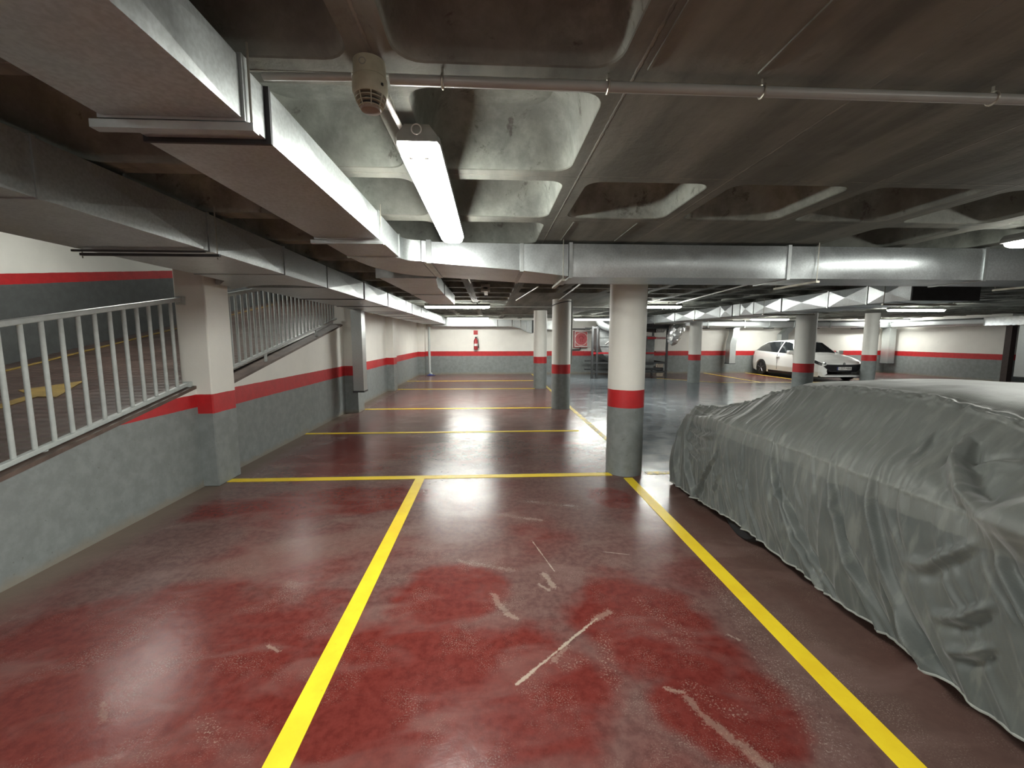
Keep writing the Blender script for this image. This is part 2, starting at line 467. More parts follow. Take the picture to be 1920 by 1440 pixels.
LED = lambda y: .675 + .205*(y-2.64) if y < 4.6 else 1.02 + .207*(y-5.02)
# left wall: sloping top along the ramp, full height beyond
def left_wall():
    mb = MB(); ys = [YB, 0, 1, 2, 3, 4, 4.59, 4.61, 5, 6, 7, 8, 8.8]
    for a, b in zip(ys, ys[1:]):
        za, zb_ = max(LED(a), .12), max(LED(b), .12)
        v = [(XL,a,0),(XL,b,0),(XL,b,zb_),(XL,a,za),(XL-.2,a,0),(XL-.2,b,0),(XL-.2,b,zb_),(XL-.2,a,za)]
        mb.add(v, [(0,1,2,3),(7,6,5,4)], 1 if b < 4.595 else 0)
    mb.box(XL-.2, XL, 8.8, YF, 0, ZC)
    return link('wall_left', mb, [M['wall'], M['wall_near']], kind='structure')
left_wall()
def kerb():
    mb = MB(); ys = [YB, 0, 1, 2, 3, 4, 4.59, 4.61, 5, 6, 7, 8, 8.8]
    rings = [[(XL+.006, y, max(LED(y), .12)-.002), (XL+.006, y, max(LED(y), .12)+.028), (XL-.22, y, max(LED(y), .12)+.028), (XL-.22, y, max(LED(y), .12)-.002)] for y in ys]
    mb.loft(rings)
    return link('trim_4', mb, M['brown'], kind='structure')
kerb()
link('wall_far', MB().box(XL-.2, XR+.2, YF, YF+.2, 0, ZC+.1), M['wall'], kind='structure')
link('wall_right', MB().box(XR, XR+.2, 13.75, YF, 0, ZC+.1).box(XR, 21, 13.55, 13.75, 0, ZC+.1).box(XR+.1, XR+.3, YB, 12.2, 0, ZC+.1), M['wall'], kind='structure')
link('wall_right_recess', MB().box(20.8, 21, 12.2, 13.6, 0, ZC+.1), M['wall'], kind='structure')
link('wall_back', MB().box(-6.4, 18.2, YB-.2, YB, 0, 4.2), M['wall'], kind='structure')
# piers of the left wall
link('trim_5', MB().box(XL-.02, -2.74, 8.75, 9.15, 0, ZC), M['wall'], kind='structure')
link('trim_6', MB().box(XL-.02, -2.80, 12.3, 12.7, 0, ZC), M['wall'], kind='structure')
link('trim_7', MB().box(XL-.02, -2.72, 17.55, YF, 0, ZC), M['wall'], kind='structure')

# ramp beyond the left wall
RF = lambda y: max(LED(y)-.05, 0) if y > -1 else max(LED(y)-.05, 0)
def ramp():
    mb = MB(); ys = [YB, -.7, 0, 2, 4, 4.6, 5, 6, 8, 10, 12, 16]
    zf = lambda y: max(.02, .60 + .2*(y-2.64))
    mb.grid(lambda u, v: (XL-.2-3.0*v, YB+(16-YB)*u, zf(YB+(16-YB)*u)), 42, 2)
    return link('floor_ramp', mb, M['rampfloor'], kind='structure')
ramp()
ZR = lambda y: max(.02, .60 + .2*(y-2.64))
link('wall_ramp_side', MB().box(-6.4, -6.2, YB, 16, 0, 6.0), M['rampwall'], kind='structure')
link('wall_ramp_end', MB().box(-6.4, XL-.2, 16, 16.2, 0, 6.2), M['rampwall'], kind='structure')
def rampceil():
    mb = MB(); z = lambda y: max(2.95, 3.05+.2*(y-2.6))
    v = []
    for y in (YB, 2.6, 16): v += [(-6.4, y, z(y)), (XL+.0, y, z(y))]
    mb.add(v, [(0,2,3,1),(2,4,5,3)])
    mb.add([(XL, YB, ZC), (XL, 16, ZC), (XL, 16, z(16)), (XL, 2.6, z(2.6)), (XL, YB, z(YB))], [(0,1,2,3,4)])
    mb.add([(XL-.05, YB, ZC-.0), (XL-.05, 16, ZC-.0), (XL, 16, ZC), (XL, YB, ZC)], [(0,1,2,3)])
    return link('ceiling_ramp', mb, M['ceil'], kind='structure')
rampceil()
# ================================================================== COLUMNS
def round_column(x, y, label, r=.203, top=ZC+.002):
    mb = MB(); mb.lathe((x, y, 0), [(r, 0), (r, .4), (r, .775), (r, .975), (r, 1.6), (r, top)], 56)
    o = link('round_column', mb, M['column'], loc=(x, y, 0), sharp=40)
    return tag(o, label, 'column', 'round concrete columns with a red band')
round_column(1.545, 4.68, 'nearest round column, white over grey with red band, beside the covered car')
c2 = round_column(1.55, 9.13, 'second round column from the front, standing on the edge of the grey driveway')
round_column(1.53, 12.86, 'third round column, farthest of the row along the red bays')
round_column(7.1, 9.15, 'round column standing in front of the white hatchback')
round_column(7.1, 14.25, 'thin looking round column by the far wall, next to the crumpled foil duct')
round_column(12.85, 13.6, 'round column right of the white hatchback')
def square_pillar():
    mb = MB().box(-3.14, -2.845, 4.40, 4.79, 0, ZC)
    o = link('square_pillar', mb, M['column'], loc=(-3.0, 4.6, 0)); bev(o, .012, 2)
    return tag(o, 'square white pillar with red band and grey foot between the two ramp railings', 'pillar')
square_pillar()

# ================================================================== FLOOR LINES
def line(x0, x1, y0, y1, label, mat='yellow', group='painted bay lines'):
    mb = MB().box(x0, x1, y0, y1, 0.0005, .004)
    o = link('parking_line', mb, M[mat], loc=((x0+x1)/2, (y0+y1)/2, 0))
    return tag(o, label, 'floor line', group)
line(-.835, -.735, .35, 4.53, 'broad yellow line running towards the viewer left of the middle bay')
line(1.47, 1.57, .35, 4.44, 'broad yellow line between the middle bay and the covered car')
line(-2.86, 1.37, 4.53, 4.63, 'nearest yellow cross line from the square pillar to the nearest column')
line(-3.0, 1.47, 6.79, 6.87, 'second yellow cross line, across the bright floor reflection')
line(-2.74, 1.42, 9.11, 9.20, 'third yellow cross line, reaching the second round column')
line(-2.98, 1.35, 12.66, 12.75, 'fourth yellow cross line, reaching the third round column')
line(-2.98, 1.70, 15.05, 15.14, 'farthest yellow cross line, just before the end wall')
line(1.74, 1.82, 4.95, 17.9, 'thin worn yellow line between red bays and grey driveway', 'worn')
line(1.78, 3.9, 4.55, 4.64, 'faded pale line behind the tail of the covered car', 'worn')
line(7.95, XR, 14.0, 14.1, 'pale line closing the bay of the white hatchback', 'worn')
line(9.40, 9.48, 14.1, 18.0, 'thin yellow bay line on the red floor left of the white hatchback')
line(11.30, 11.38, 14.1, 18.0, 'thin yellow bay line right beside the wheels of the white hatchback')
line(13.75, 13.83, 14.1, 18.0, 'thin yellow bay line on the far side of the white hatchback')
o = link('parking_line', MB().add([(6.35,15.68,.001),(6.41,15.75,.001),(7.95,14.12,.001),(7.89,14.05,.001),(6.35,15.68,.004),(6.41,15.75,.004),(7.95,14.12,.004),(7.89,14.05,.004)],
     [(0,1,2,3),(7,6,5,4),(0,4,5,1),(1,5,6,2),(2,6,7,3),(3,7,4,0)]), M['worn'], loc=(7.1, 14.9, 0))
tag(o, 'slanting pale line on the floor in front of the fan unit', 'floor line', 'painted bay lines')
# arrow and lane line on the ramp
def on_ramp(pts, name, label, cat, mat):
    mb = MB(); n = len(pts)
    v = [(x, y, ZR(y)+.003) for x, y in pts] + [(x, y, ZR(y)+.007) for x, y in pts]
    f = [tuple(range(n)), tuple(reversed(range(n, 2*n)))] + [(i, i+n, (i+1) % n+n, (i+1) % n) for i in range(n)]
    mb.add(v, f); x, y = pts[0]
    return tag(link(name, mb, mat, loc=(x, y, ZR(y))), label, cat)
YR = plain('dull_yellow_paint', (.30, .20, .05), .5, 0, .2, 9)
on_ramp([(-4.56, 1.5), (-4.56, 4.42), (-4.36, 4.40), (-4.585, 4.95), (-4.95, 4.62), (-4.69, 4.47), (-4.68, 1.5)], 'ramp_arrow', 'dull yellow arrow painted on the ramp, seen through the railing', 'floor arrow', YR)
on_ramp([(-5.84, 1.5), (-5.84, 12.0), (-5.91, 12.0), (-5.91, 1.5)], 'ramp_line', 'thin yellow lane line on the ramp above the painted arrow', 'floor line', YR)

# ================================================================== RAILINGS
def railing(y0, y1, zb, zt, label, n, posts, ends=True, start=None):
    t = thing('ramp_railing', label, 'railing', (-3.07, (y0+y1)/2, LED((y0+y1)/2)+.03), 'steel railings along the ramp')
    X = -3.07
    def bar(z, w, h, name):
        mb = MB(); rings = []
        for y in (y0, y1):
            rings.append([(X-w, y, z(y)-h), (X+w, y, z(y)-h), (X+w, y, z(y)+h), (X-w, y, z(y)+h)])
        mb.loft(rings); bev(link(name, mb, M['rail'], t), .006, 2)
    bar(zt, .026, .020, 'top_rail'); bar(zb, .022, .018, 'bottom_rail')
    for k in range(n):
        y = y1 - .12 - .1325*k if start is None else start + .1325*k
        mb = MB().tube([(X, y, zb(y)+.012), (X, y, zt(y)-.014)], .0155, 12)
        link('baluster', mb, M['rail'], t)
    for y in posts:
        mb = MB().tube([(X, y, LED(y)+.024), (X, y, zb(y)-.010)], .018, 12)
        link('foot_post', mb, M['rail'], t)
    if ends:
        for z in (zt, zb):
            mb = MB().box(X-.03, X+.045, y1-.01, y1+.028, z(y1)-.05, z(y1)+.03)
            bev(link('end_bracket', mb, M['rail'], t), .004, 2)
    return t
railing(.9, 4.365, lambda y: .740+.202*(y-2.69), lambda y: 1.635+.186*(y-2.8), 'near ramp railing of grey steel bars, left of the square pillar', 26, [1.2, 2.98])
railing(4.83, 8.6, lambda y: 1.17+.21*(y-5.0), lambda y: 2.02+.207*(y-5.0), 'far ramp railing of grey steel bars, right of the square pillar', 28, [5.9, 7.6], ends=False, start=4.9)

# ================================================================== LAMPS
def tube_lamp(cx, cy, along, label, L=1.52, zb=2.235, glow='glowf', W=.082, hang=False):
    t = thing('tube_lamp', label, 'lamp', (cx, cy, ZC), 'ceiling tube lamps')
    def pt(s, a, z): return (cx+a, cy+s, z) if along == 'y' else (cx+s, cy-a, z)
    h = L/2
    # housing
    mb = MB(); rings = []
    for s, k in ((-h, .90), (-h+.03, 1), (h-.03, 1), (h, .90)):
        prof = [(-W*k, zb+.045), (W*k, zb+.045), (W*k, zb+.07), (W*.62*k, zb+.105), (-W*.62*k, zb+.105), (-W*k, zb+.07)]
        rings.append([pt(s, a, z) for a, z in prof])
    mb.loft(rings); hs = link('housing', mb, M['lampbody'], t)
    # diffuser
    mb = MB(); rings = []
    for s, k, zz in ((-h+.006, .82, .018), (-h+.03, .93, .004), (-h+.08, .95, 0), (h-.10, .95, 0), (h-.05, .90, .004), (h-.012, .62, .020)):
        prof = []
        for q in range(9):
            a = PI*q/8; prof.append((-W*k*math.cos(a), zb+.046 - (.046-zz)*min(1, 1.15*math.sin(a)**.6)))
        rings.append([pt(s, a, z) for a, z in prof])
    mb.loft(rings); link('diffuser', mb, M[glow], t, sharp=60)
    # ceiling brackets
    for s in (-h*.6, h*.6):
        mb = MB().tube([pt(s, 0, zb+.104), pt(s, 0, ZC+.23)], .012, 8); link('mount', mb, M['clip'], t)
    return t, pt, h
t, pt, h = tube_lamp(-.270, 2.45, 'y', 'long lit tube lamp hanging nearest to the viewer', glow='glow', L=1.56)
mb = MB(); ring = []
mb2 = [ (-.270+.018*math.cos(2*PI*k/20), 1.665, 2.235+.085+.018*math.sin(2*PI*k/20)) for k in range(21)]
mb.tube(mb2, .0022, 6); link('round_mark', mb, M['whitep'], t)
for s in (-.03, .03):
    link('lamp_holder', MB().box(-.27+s-.008, -.27+s+.008, 1.70, 1.712, 2.232, 2.238), M['clip'], t)
tube_lamp(-.76, 10.0, 'x', 'lit tube lamp above the red bays, nearer of the two before the end wall')
tube_lamp(-.82, 15.9, 'x', 'lit tube lamp above the red bays, closest to the end wall')
tube_lamp(3.74, 15.2, 'x', 'lit tube lamp left of the nearest column, above the hose cabinet', L=1.4, zb=2.18)
tube_lamp(3.72, 9.76, 'x', 'lit tube lamp just right of the nearest column')
tube_lamp(11.15, 10.55, 'x', 'larger of the two lit tube lamps on the far right')
tube_lamp(16.9, 16.95, 'x', 'small lit tube lamp in the far right corner', L=1.45)
tube_lamp(11.05, 16.2, 'x', 'lit tube lamp above the tail of the white hatchback')
tube_lamp(4.06, 2.42, 'y', 'lit tube lamp cut by the right edge of the picture', glow='glowm')
tube_lamp(-.27, -1.95, 'y', 'added unseen tube lamp on the ceiling behind the viewer')  # added out of view to light the surfaces that face the camera
tube_lamp(-1.42, -1.6, 'y', 'added unseen tube lamp behind the viewer between the two overhead ducts')  # added lamp, brightens the front of the square pillar
tube_lamp(4.06, -1.95, 'y', 'added unseen tube lamp on the ceiling behind the covered car', glow='glow')  # added out of view as fill light from behind on the right
tube_lamp(14.5, 4.0, 'x', 'added unseen tube lamp on the ceiling far to the right')  # added off-frame to light the right part of the garage
# lamps of the ramp, on its own higher ceiling
def ramp_lamp(x, y, label, z):
    t = thing('ramp_lamp', label, 'lamp', (x, y, z+.1), 'lamps of the ramp')
    link('housing', MB().box(x-.07, x+.07, y-.6, y+.6, z+.03, z+.1), M['lampbody'], t)
    link('diffuser', MB().box(x-.06, x+.06, y-.58, y+.58, z-.02, z+.03), M['glowr'], t)
    link('mount', MB().box(x-.01, x+.01, y-.3, y+.3, z+.09, 3.05+.2*(y-2.6)+.03), M['clip'], t)
ramp_lamp(-4.6, 5.4, 'lamp over the ramp hidden behind the big duct', 3.0)
ramp_lamp(-4.9, 10.6, 'lamp over the upper part of the ramp', 4.1)

# ================================================================== DUCTS
def rect(x0, x1, z0, z1, y): return [(x0, y, z0), (x1, y, z0), (x1, y, z1), (x0, y, z1)]
def duct_body(rings, cross=.006):
    """rectangular loft, every panel slightly cross-broken"""
    mb = MB()
    for a, b in zip(rings, rings[1:]):
        for i in range(4):
            j = (i+1) % 4
            q = [Vector(a[i]), Vector(a[j]), Vector(b[j]), Vector(b[i])]
            n = (q[1]-q[0]).cross(q[3]-q[0])
            L = (q[3]-q[0]).length
            c = sum(q, Vector())/4
            cen = sum((Vector(p) for p in a+b), Vector())/8
            n = n.normalized() if n.length > 1e-9 else Vector((0,0,1))
            if n.dot(c-cen) < 0: n = -n
            if cross and L > .25:
                mb.add(q+[c+n*cross], [(0,1,4),(1,2,4),(2,3,4),(3,0,4)])
            else: mb.add(q, [(0,1,2,3)])
    for r in (rings[0], rings[-1]): mb.add(r, [(0,1,2,3)])
    return mb
def collar(ring, ring2, g):
    c = sum((Vector(p) for p in ring), Vector())/4; c2 = sum((Vector(p) for p in ring2), Vector())/4
    ax = (c2-c).normalized()
    def grow(r, cc):
        out = []
        for p in r:
            d = Vector(p)-cc; d -= ax*d.dot(ax)
            out.append(cc + Vector((d.x + (g if d.x > 0 else -g)*(abs(ax.x) < .9), d.y + (g if d.y > 0 else -g)*(abs(ax.y) < .9), d.z + (g if d.z > 0 else -g))))
        return out
    a, b = grow(ring, c), grow(ring2, c2)
    return MB().loft([a, b])
def flange_y(x0, x1, z0, z1, y, w=.03, g=.012): return collar(rect(x0,x1,z0,z1,y-w/2), rect(x0,x1,z0,z1,y+w/2), g)
def recty(y0, y1, z0, z1, x): return [(x, y1, z0), (x, y0, z0), (x, y0, z1), (x, y1, z1)]
def flange_x(y0, y1, z0, z1, x, w=.03, g=.012): return collar(recty(y0,y1,z0,z1,x-w/2), recty(y0,y1,z0,z1,x+w/2), g)

# --- near duct with its elbow and the cross duct
zb1, zt1 = 2.17, 2.335
t = thing('near_air_duct', 'long galvanised duct overhead at upper left, running away into the elbow', 'air duct', (-.89, 1.5, zb1))
XA, XB = -1.085, -.70
link('duct_body', duct_body([rect(XA, XB, zb1, zt1, y) for y in (-2.0, -.9, .2, 1.30)], .008), M['galv'], t)
link('duct_body', duct_body([rect(XA+.01, XB-.01, zb1+.008, zt1, y) for y in (1.33, 1.45)] , 0), M['galv'], t)
link('duct_body', duct_body([rect(XA, XB, zb1, zt1, y) for y in (1.47, 2.42, 2.75)], .008), M['galv'], t)
link('duct_body', duct_body([rect(XA, XB, zb1, zt1, y) for y in (2.78, 3.38)], .004), M['galv'], t)
link('gasket', flange_y(XA, XB, zb1, zt1, 1.46, .012, .004), M['gasket'], t)
for y in (1.315, 2.765, 3.37): link('flange', flange_y(XA, XB, zb1, zt1, y, .028, .008), M['flange'], t)
for x, y in ((XB+.016, 1.32), (XB+.016, 2.765), (XA-.016, 1.32)):
    link('hanger_rod', MB().tube([(x, y, zb1-.03), (x, y, ZC+.01)], .0035, 6), M['clip'], t)
link('hanger_strut', MB().box(XA-.03, XB+.03, 1.30, 1.33, zb1-.034, zb1-.012), M['flange'], t)
link('hanger_strut', MB().box(XA-.03, XB+.03, 2.75, 2.78, zb1-.034, zb1-.012), M['flange'], t)

t = thing('cross_air_duct', 'wide galvanised duct crossing the whole picture below the ceiling', 'air duct', (1.5, 3.9, 2.1))
# elbow
rings = []
for k in range(9):
    a = PI/2*k/8; r = .14
    # inner corner centre
    ic = Vector((XB+r, 3.39, 0)); pin = ic + Vector((-r*math.cos(a), r*math.sin(a), 0))
    ro_x, ro_y = .14+.385, .14+.87-.0
    po = ic + Vector((-ro_x*math.cos(a), ro_y*math.sin(a), 0))
    rings.append([(po.x, po.y, zb1), (pin.x, pin.y, zb1), (pin.x, pin.y, zt1), (po.x, po.y, zt1)])
mb = MB().loft(rings); link('elbow', mb, M['galv'], t)
YFR = 3.53+.0
yF = 3.64
sec = [(-.555, 3.54, 4.40, 2.17), (-.47, 3.58, 4.42, 2.165), (.27, yF, 4.42, 2.12), (.67, yF, 4.22, 2.075)]
link('duct_body', duct_body([recty(a, b, z, zt1+.005*(i > 1), x) for i, (x, a, b, z) in enumerate(sec)], .006), M['galv_b'], t)
yB = 4.10; z2 = 2.068; zt2 = 2.345
xs = [.69, 2.62, 4.45, 6.2, 8.0]
for a, b in zip(xs, xs[1:]):
    mb = MB(); rings = []
    for k in range(13):
        x = a+.012+(b-a-.024)*k/12; amp = .030*max(0, math.sin(PI*k/12))**.45
        ring = [(x, yF - amp*math.sin(PI*q/12), zt2-(zt2-z2)*q/12) for q in range(13)] + [(x, yB + amp*.6*math.sin(PI*q/6), z2+(zt2-z2)*q/6) for q in range(7)]
        rings.append(ring)
    mb.loft(rings); link('duct_body', mb, M['galv_b'], t, sharp=40)
link('flange', flange_x(3.56, 4.40, 2.168, zt1, -.50, .04, .010), M['flange'], t)
link('flange', flange_x(yF, 4.41, 2.118, zt1, .27, .03, .008), M['flange'], t)
for x in xs: link('flange', flange_x(yF, yB, z2, zt2, x, .03, .010), M['flange'], t)
for x in (.62, 2.86, 5.2):
    for y in (yF-.035, yB+.035):
        link('hanger_rod', MB().tube([(x, y, z2-.02), (x, y, ZC+.01)], .0035, 6), M['clip'], t)
    link('hanger_strut', MB().box(x-.015, x+.015, yF-.05, yB+.05, z2-.04, z2-.022), M['clip'], t)
# branch beyond the elbow
t = thing('branch_air_duct', 'short galvanised duct continuing past the elbow towards the end wall', 'air duct', (-.9, 5.5, 2.17))
link('duct_body', duct_body([rect(-1.16, -.56, 2.17, zt1, 4.46), rect(-1.14, -.64, 2.17, zt1, 5.3), rect(-1.12, -.66, 2.17, zt1, 6.2), rect(-1.12, -.66, 2.17, zt1, 8.0)], .006), M['galv'], t)
link('flange', flange_y(-1.12, -.66, 2.17, zt1, 6.2, .03, .01), M['flange'], t)
link('flange', flange_y(-1.16, -.56, 2.17, zt1, 4.47, .03, .01), M['flange'], t)

# --- big side duct along the ramp
t = thing('side_air_duct', 'big dark galvanised duct running along the ramp side above the railings', 'air duct', (-2.2, 5, 2.1))
xa, xb = -2.55, -1.79
zs0, zs1 = 2.10, 2.335
for a, b in ((-2.0, -.4), (-.38, 1.82), (1.84, 2.84), (2.87, 3.83)):
    link('duct_body', duct_body([rect(xa, xb, zs0, zs1, a), rect(xa, xb, zs0, zs1, b)], .010), M['galv'], t)
wide = MB()
wide.loft([rect(-2.56, -1.80, zs0, zs1, 3.86), rect(-2.58, -1.80, zs0, zs1, 4.30), rect(-2.78, -1.80, zs0, zs1, 4.56)])
ov = []
for k in range(13):
    s = k/12; x = -1.80-(1.24)*s; y = 4.60+.55*max(0, (s-.35)/.65)**1.6 + .22*max(0, (.35-s)/.35)**2
    ov.append((x, max(y, 4.565)))
n = len(ov)
back = [(-3.04, 4.83), (-2.83, 4.83), (-2.83, 4.56), (-1.80, 4.56)]
loop = ov + back; m_ = len(loop)
wide.add([(x, y, zs0) for x, y in loop] + [(x, y, zs1) for x, y in loop],
         [tuple(range(m_)), tuple(reversed(range(m_, 2*m_)))] + [(i, (i+1) % m_, m_+(i+1) % m_, m_+i) for i in range(m_)])
link('wide_elbow', wide, M['galv'], t)
xr2 = -1.80
yy = [4.84, 6.2, 7.6, 9.2, 9.9, 11.2, 12.6, 14.0, 15.6, 17.2]
for a, b in zip(yy, yy[1:]):
    link('duct_body', duct_body([rect(-2.68, xr2, zs0, zs1, a+.012), rect(-2.68, xr2, zs0, zs1, b-.012)], .012), M['galv_b'] if a > 6 else M['galv'], t)
for y in [1.83, 2.855, 3.845]: link('flange', flange_y(xa, xb, zs0, zs1, y, .018, .006), M['flange'], t)
for y in yy[1:]: link('flange', flange_y(-2.68, xr2, zs0, zs1, y, .022, .008), M['gasket'], t)
link('hanger_strut', MB().box(xa-.03, xb+.06, 2.845, 2.865, zs0-.034, zs0-.018), M['darksteel'], t)
link('hanger_strut', MB().box(xa-.01, xb+.02, 2.77, 2.782, zs0-.024, zs0-.012), M['darksteel'], t)
for x in (xa-.02, xb+.045): link('hanger_rod', MB().tube([(x, 2.855, zs0-.05), (x, 2.855, ZC+.01)], .004, 6), M['clip'], t)

# --- cross-broken duct on the right
t = thing('cross_broken_air_duct', 'bright galvanised duct with X shaped creases, running to the fan unit', 'air duct', (6.2, 10, 2.08))
yy = [5.55, 6.25, 7.0, 8.15, 9.05, 9.55, 9.85, 10.4, 11.7, 13.0, 14.2, 14.6, 15.4]
Xd0, Xd1 = 5.78, 6.75
for i, (a, b) in enumerate(zip(yy, yy[1:])):
    cr = .030 if (b-a) > .45 else .004
    link('duct_body', duct_body([rect(Xd0, Xd1, 2.065, 2.33, a+.012), rect(Xd0, Xd1, 2.065, 2.33, b-.012)], cr), M['galv_b'], t)
    link('flange', flange_y(Xd0, Xd1, 2.065, 2.33, a, .022, .008), M['flange'] if i % 3 else M['gasket'], t)
for y in (5.9, 8.6, 11.6, 14.4):
    link('hanger_strut', MB().box(Xd0-.08, Xd1+.08, y-.015, y+.015, 2.02, 2.045), M['clip'], t)
    for x in (Xd0-.06, Xd1+.06): link('hanger_rod', MB().tube([(x, y, 2.02), (x, y, ZC+.01)], .005, 6), M['clip'], t)

# --- round-edged ducts on the end wall and right wall
def wall_duct(name, label, pts, z0, z1, y0w, mats='galv_b', rings_at=()):
    t = thing(name, label, 'air duct', (pts[0][0], pts[0][1], z0), 'ducts fixed high on the far walls')
    # pts: x0,x1 along wall
    return t
t = thing('far_wall_air_duct', 'shiny duct high on the far wall above the white hatchback', 'air duct', (12.5, 17.5, 1.97))
def pillow(x0, x1, y0, y1, z0, z1, ax='x', n=10):
    mb = MB(); rings = []
    for p in (x0, x1):
        ring = []
        cy, cz = (y0+y1)/2, (z0+z1)/2
        for k in range(4*n):
            a = 2*PI*k/(4*n); c, s = math.cos(a), math.sin(a); e = .45
            yv = cy + (y1-y0)/2*math.copysign(abs(c)**e, c); zv = cz + (z1-z0)/2*math.copysign(abs(s)**e, s)
            ring.append((p, yv, zv) if ax == 'x' else (yv, p, zv))
        rings.append(ring)
    mb.loft(rings); return mb
xx = [7.7, 9.2, 10.8, 11.9, 13.0, 14.6, 16.2, 17.3]
for a, b in zip(xx, xx[1:]):
    link('duct_body', pillow(a+.01, b-.01, 17.42, 17.85, 1.98, 2.28), M['galv_b'], t, sharp=31)
    link('flange', flange_x(17.42, 17.85, 1.98, 2.28, b, .03, .012), M['flange'], t)
for x in (9.2, 10.3, 12.0, 14, 16): link('hanger_strut', MB().box(x-.02, x+.02, 17.3, 17.95, 1.935, 1.965), M['darksteel'], t)
t = thing('right_wall_air_duct', 'shiny duct high on the right wall, ribbed at its near end', 'air duct', (17.3, 15, 1.97))
link('duct_body', pillow(13.9, 17.30, 17.2, 17.62, 1.98, 2.25, 'y'), M['galv_b'], t, sharp=31)
mb = MB()
rings = []
for k in range(25):
    y = 13.9 - 1.9*k/24; g = .02 if k % 2 else 0
    rings.append([(17.62+g, y, 2.25+g), (17.2-g, y, 2.25+g), (17.2-g, y, 1.98-g), (17.62+g, y, 1.98-g)])
mb.loft(rings); link('ribbed_end', mb, M['chrome'], t)
t = thing('end_wall_air_duct', 'galvanised duct high on the end wall behind the red bays, stepping down rightwards', 'air duct', (-1, 17.5, 2))
secs = [(-2.4, 2.02, 2.30), (-1.0, 2.02, 2.30), (.3, 2.02, 2.30), (.9, 2.02, 2.28), (1.0, 2.0, 2.26), (1.25, 1.93, 2.26), (1.5, 1.80, 2.26), (1.72, 1.74, 2.26)]
for (xa_, za, ta), (xb_, zb_, tb) in zip(secs, secs[1:]):
    link('duct_body', duct_body([recty(17.35, 17.9, za, ta, xa_+.005), recty(17.35, 17.9, zb_, tb, xb_-.005)], .006), M['galv'], t)
for x in (.3, .9, 1.25): link('flange', flange_x(17.35, 17.9, 2.0, 2.27, x, .03, .01), M['chrome'], t)
link('duct_body', duct_body([recty(17.45, 17.9, 1.90, 2.24, 1.80), recty(17.45, 17.9, 1.88, 2.24, 3.1)], .004), M['galv'], t)
link('flange', flange_x(17.36, 17.9, 1.76, 2.26, 1.76, .05, .012), M['darksteel'], t)

# --- drop ducts
def drop_duct(x, y, w, d, z0, z1, label, bend=0.0, mat='galv'):
    t = thing('drop_duct', label, 'air duct', (x, y, z0), 'vertical drop ducts')
    mb = MB(); rings = []
    zz = [z0, z0+(z1-z0)*.55, z0+(z1-z0)*.62, z0+(z1-z0)*.8, z1]
    for z, b in zip(zz, (0, 0, .15, .75, 1)):
        o = bend*b
        rings.append([(x+o-w/2, y-d/2, z), (x+o+w/2, y-d/2, z), (x+o+w/2, y+d/2, z), (x+o-w/2, y+d/2, z)])
    mb.loft(rings); link('duct_body', mb, M[mat], t)
    link('grille', MB().box(x-w/2-.012, x+w/2+.012, y-d/2-.012, y+d/2+.012, z0-.03, z0+.002), M['darksteel'], t)
    return t
drop_duct(-2.615, 8.52, .20, .24, .50, 2.085, 'grey vertical duct in front of the left wall pier, open at the bottom', mat='galv')
drop_duct(10.36, 17.62, .26, .34, .46, 1.97, 'bent vertical duct on the far wall left of the white hatchback', .12)
drop_duct(12.72, 17.72, .30, .28, 1.36, 1.97, 'short slanting duct above the roof of the white hatchback', .22)
drop_duct(17.42, 17.55, .3, .35, .44, 1.97, 'vertical duct in the far right corner right of the last column', -.02)
drop_duct(17.42, 12.75, .3, .35, .28, 1.962, 'vertical duct at the right edge beside the dark opening')
o = link('wall_downpipe', MB().tube([(-2.52, 17.5, .12), (-2.52, 17.5, 2.0)], .05, 14).tube([(-2.52, 17.5, .1), (-2.42, 17.45, .04)], .05, 14), M['rail'], loc=(-2.52, 17.5, 0))
tag(o, 'grey downpipe standing in the left corner of the end wall', 'pipe')
# dark passage post at right edge
o = link('steel_post', MB().box(17.60, 17.79, 13.36, 13.54, 0, 1.95), M['doorbrown'], loc=(17.7, 13.5, 0))
tag(o, 'dark brown post at the right end of the right wall', 'post')

# ================================================================== PIPES AND DETECTOR
t = thing('conduit_pipe', 'grey plastic conduit running across the ceiling behind the detector', 'pipe', (0, 1.395, 2.335))
link('tube', MB().tube([(-.302, 1.392, 2.335), (.4, 1.39, 2.332), (1.2, 1.388, 2.331), (4.5, 1.388, 2.331)], .0155, 14), M['pipe'], t)
for x in (-.142, .372, .872, 1.655, 2.6):
    mb = MB(); mb.tube([(x, 1.39+.019*math.cos(a), 2.333+.019*math.sin(a)) for a in [2*PI*k/16 for k in range(17)]], .004, 6)
    mb.tube([(x, 1.39, 2.352), (x, 1.39, ZC+.004)], .004, 6)
    link('clip', mb, M['clip'], t)
o = link('thin_conduit', MB().tube([(-.685, 1.405, 2.340), (-.415, 1.395, 2.340)], .011, 12), M['pipe'], loc=(-.7, 1.4, 2.34))
tag(o, 'thin conduit between the near duct and the detector', 'pipe')
o = link('lamp_feed_conduit', MB().tube([(-.345, 1.43, 2.338), (-.335, 1.62, 2.335), (-.325, 1.75, 2.330)], .009, 12), M['whitep'], loc=(-.34, 1.6, 2.335))
tag(o, 'short white conduit from the detector to the nearest lamp', 'pipe')
t = thing('smoke_detector', 'yellowed round smoke detector under the ceiling beside the near lamp', 'detector', (-.358, 1.375, ZC))
dx, dy = -.358, 1.375
prof = [(.047, .0), (.048, -.045), (.0465, -.047), (.051, -.05), (.052, -.085), (.046, -.097)]
link('base', MB().lathe((dx, dy, ZC), prof, 36), M['det'], t)
link('vent_core', MB().lathe((dx, dy, ZC), [(.030, -.094), (.030, -.128)], 24), M['dark'], t)
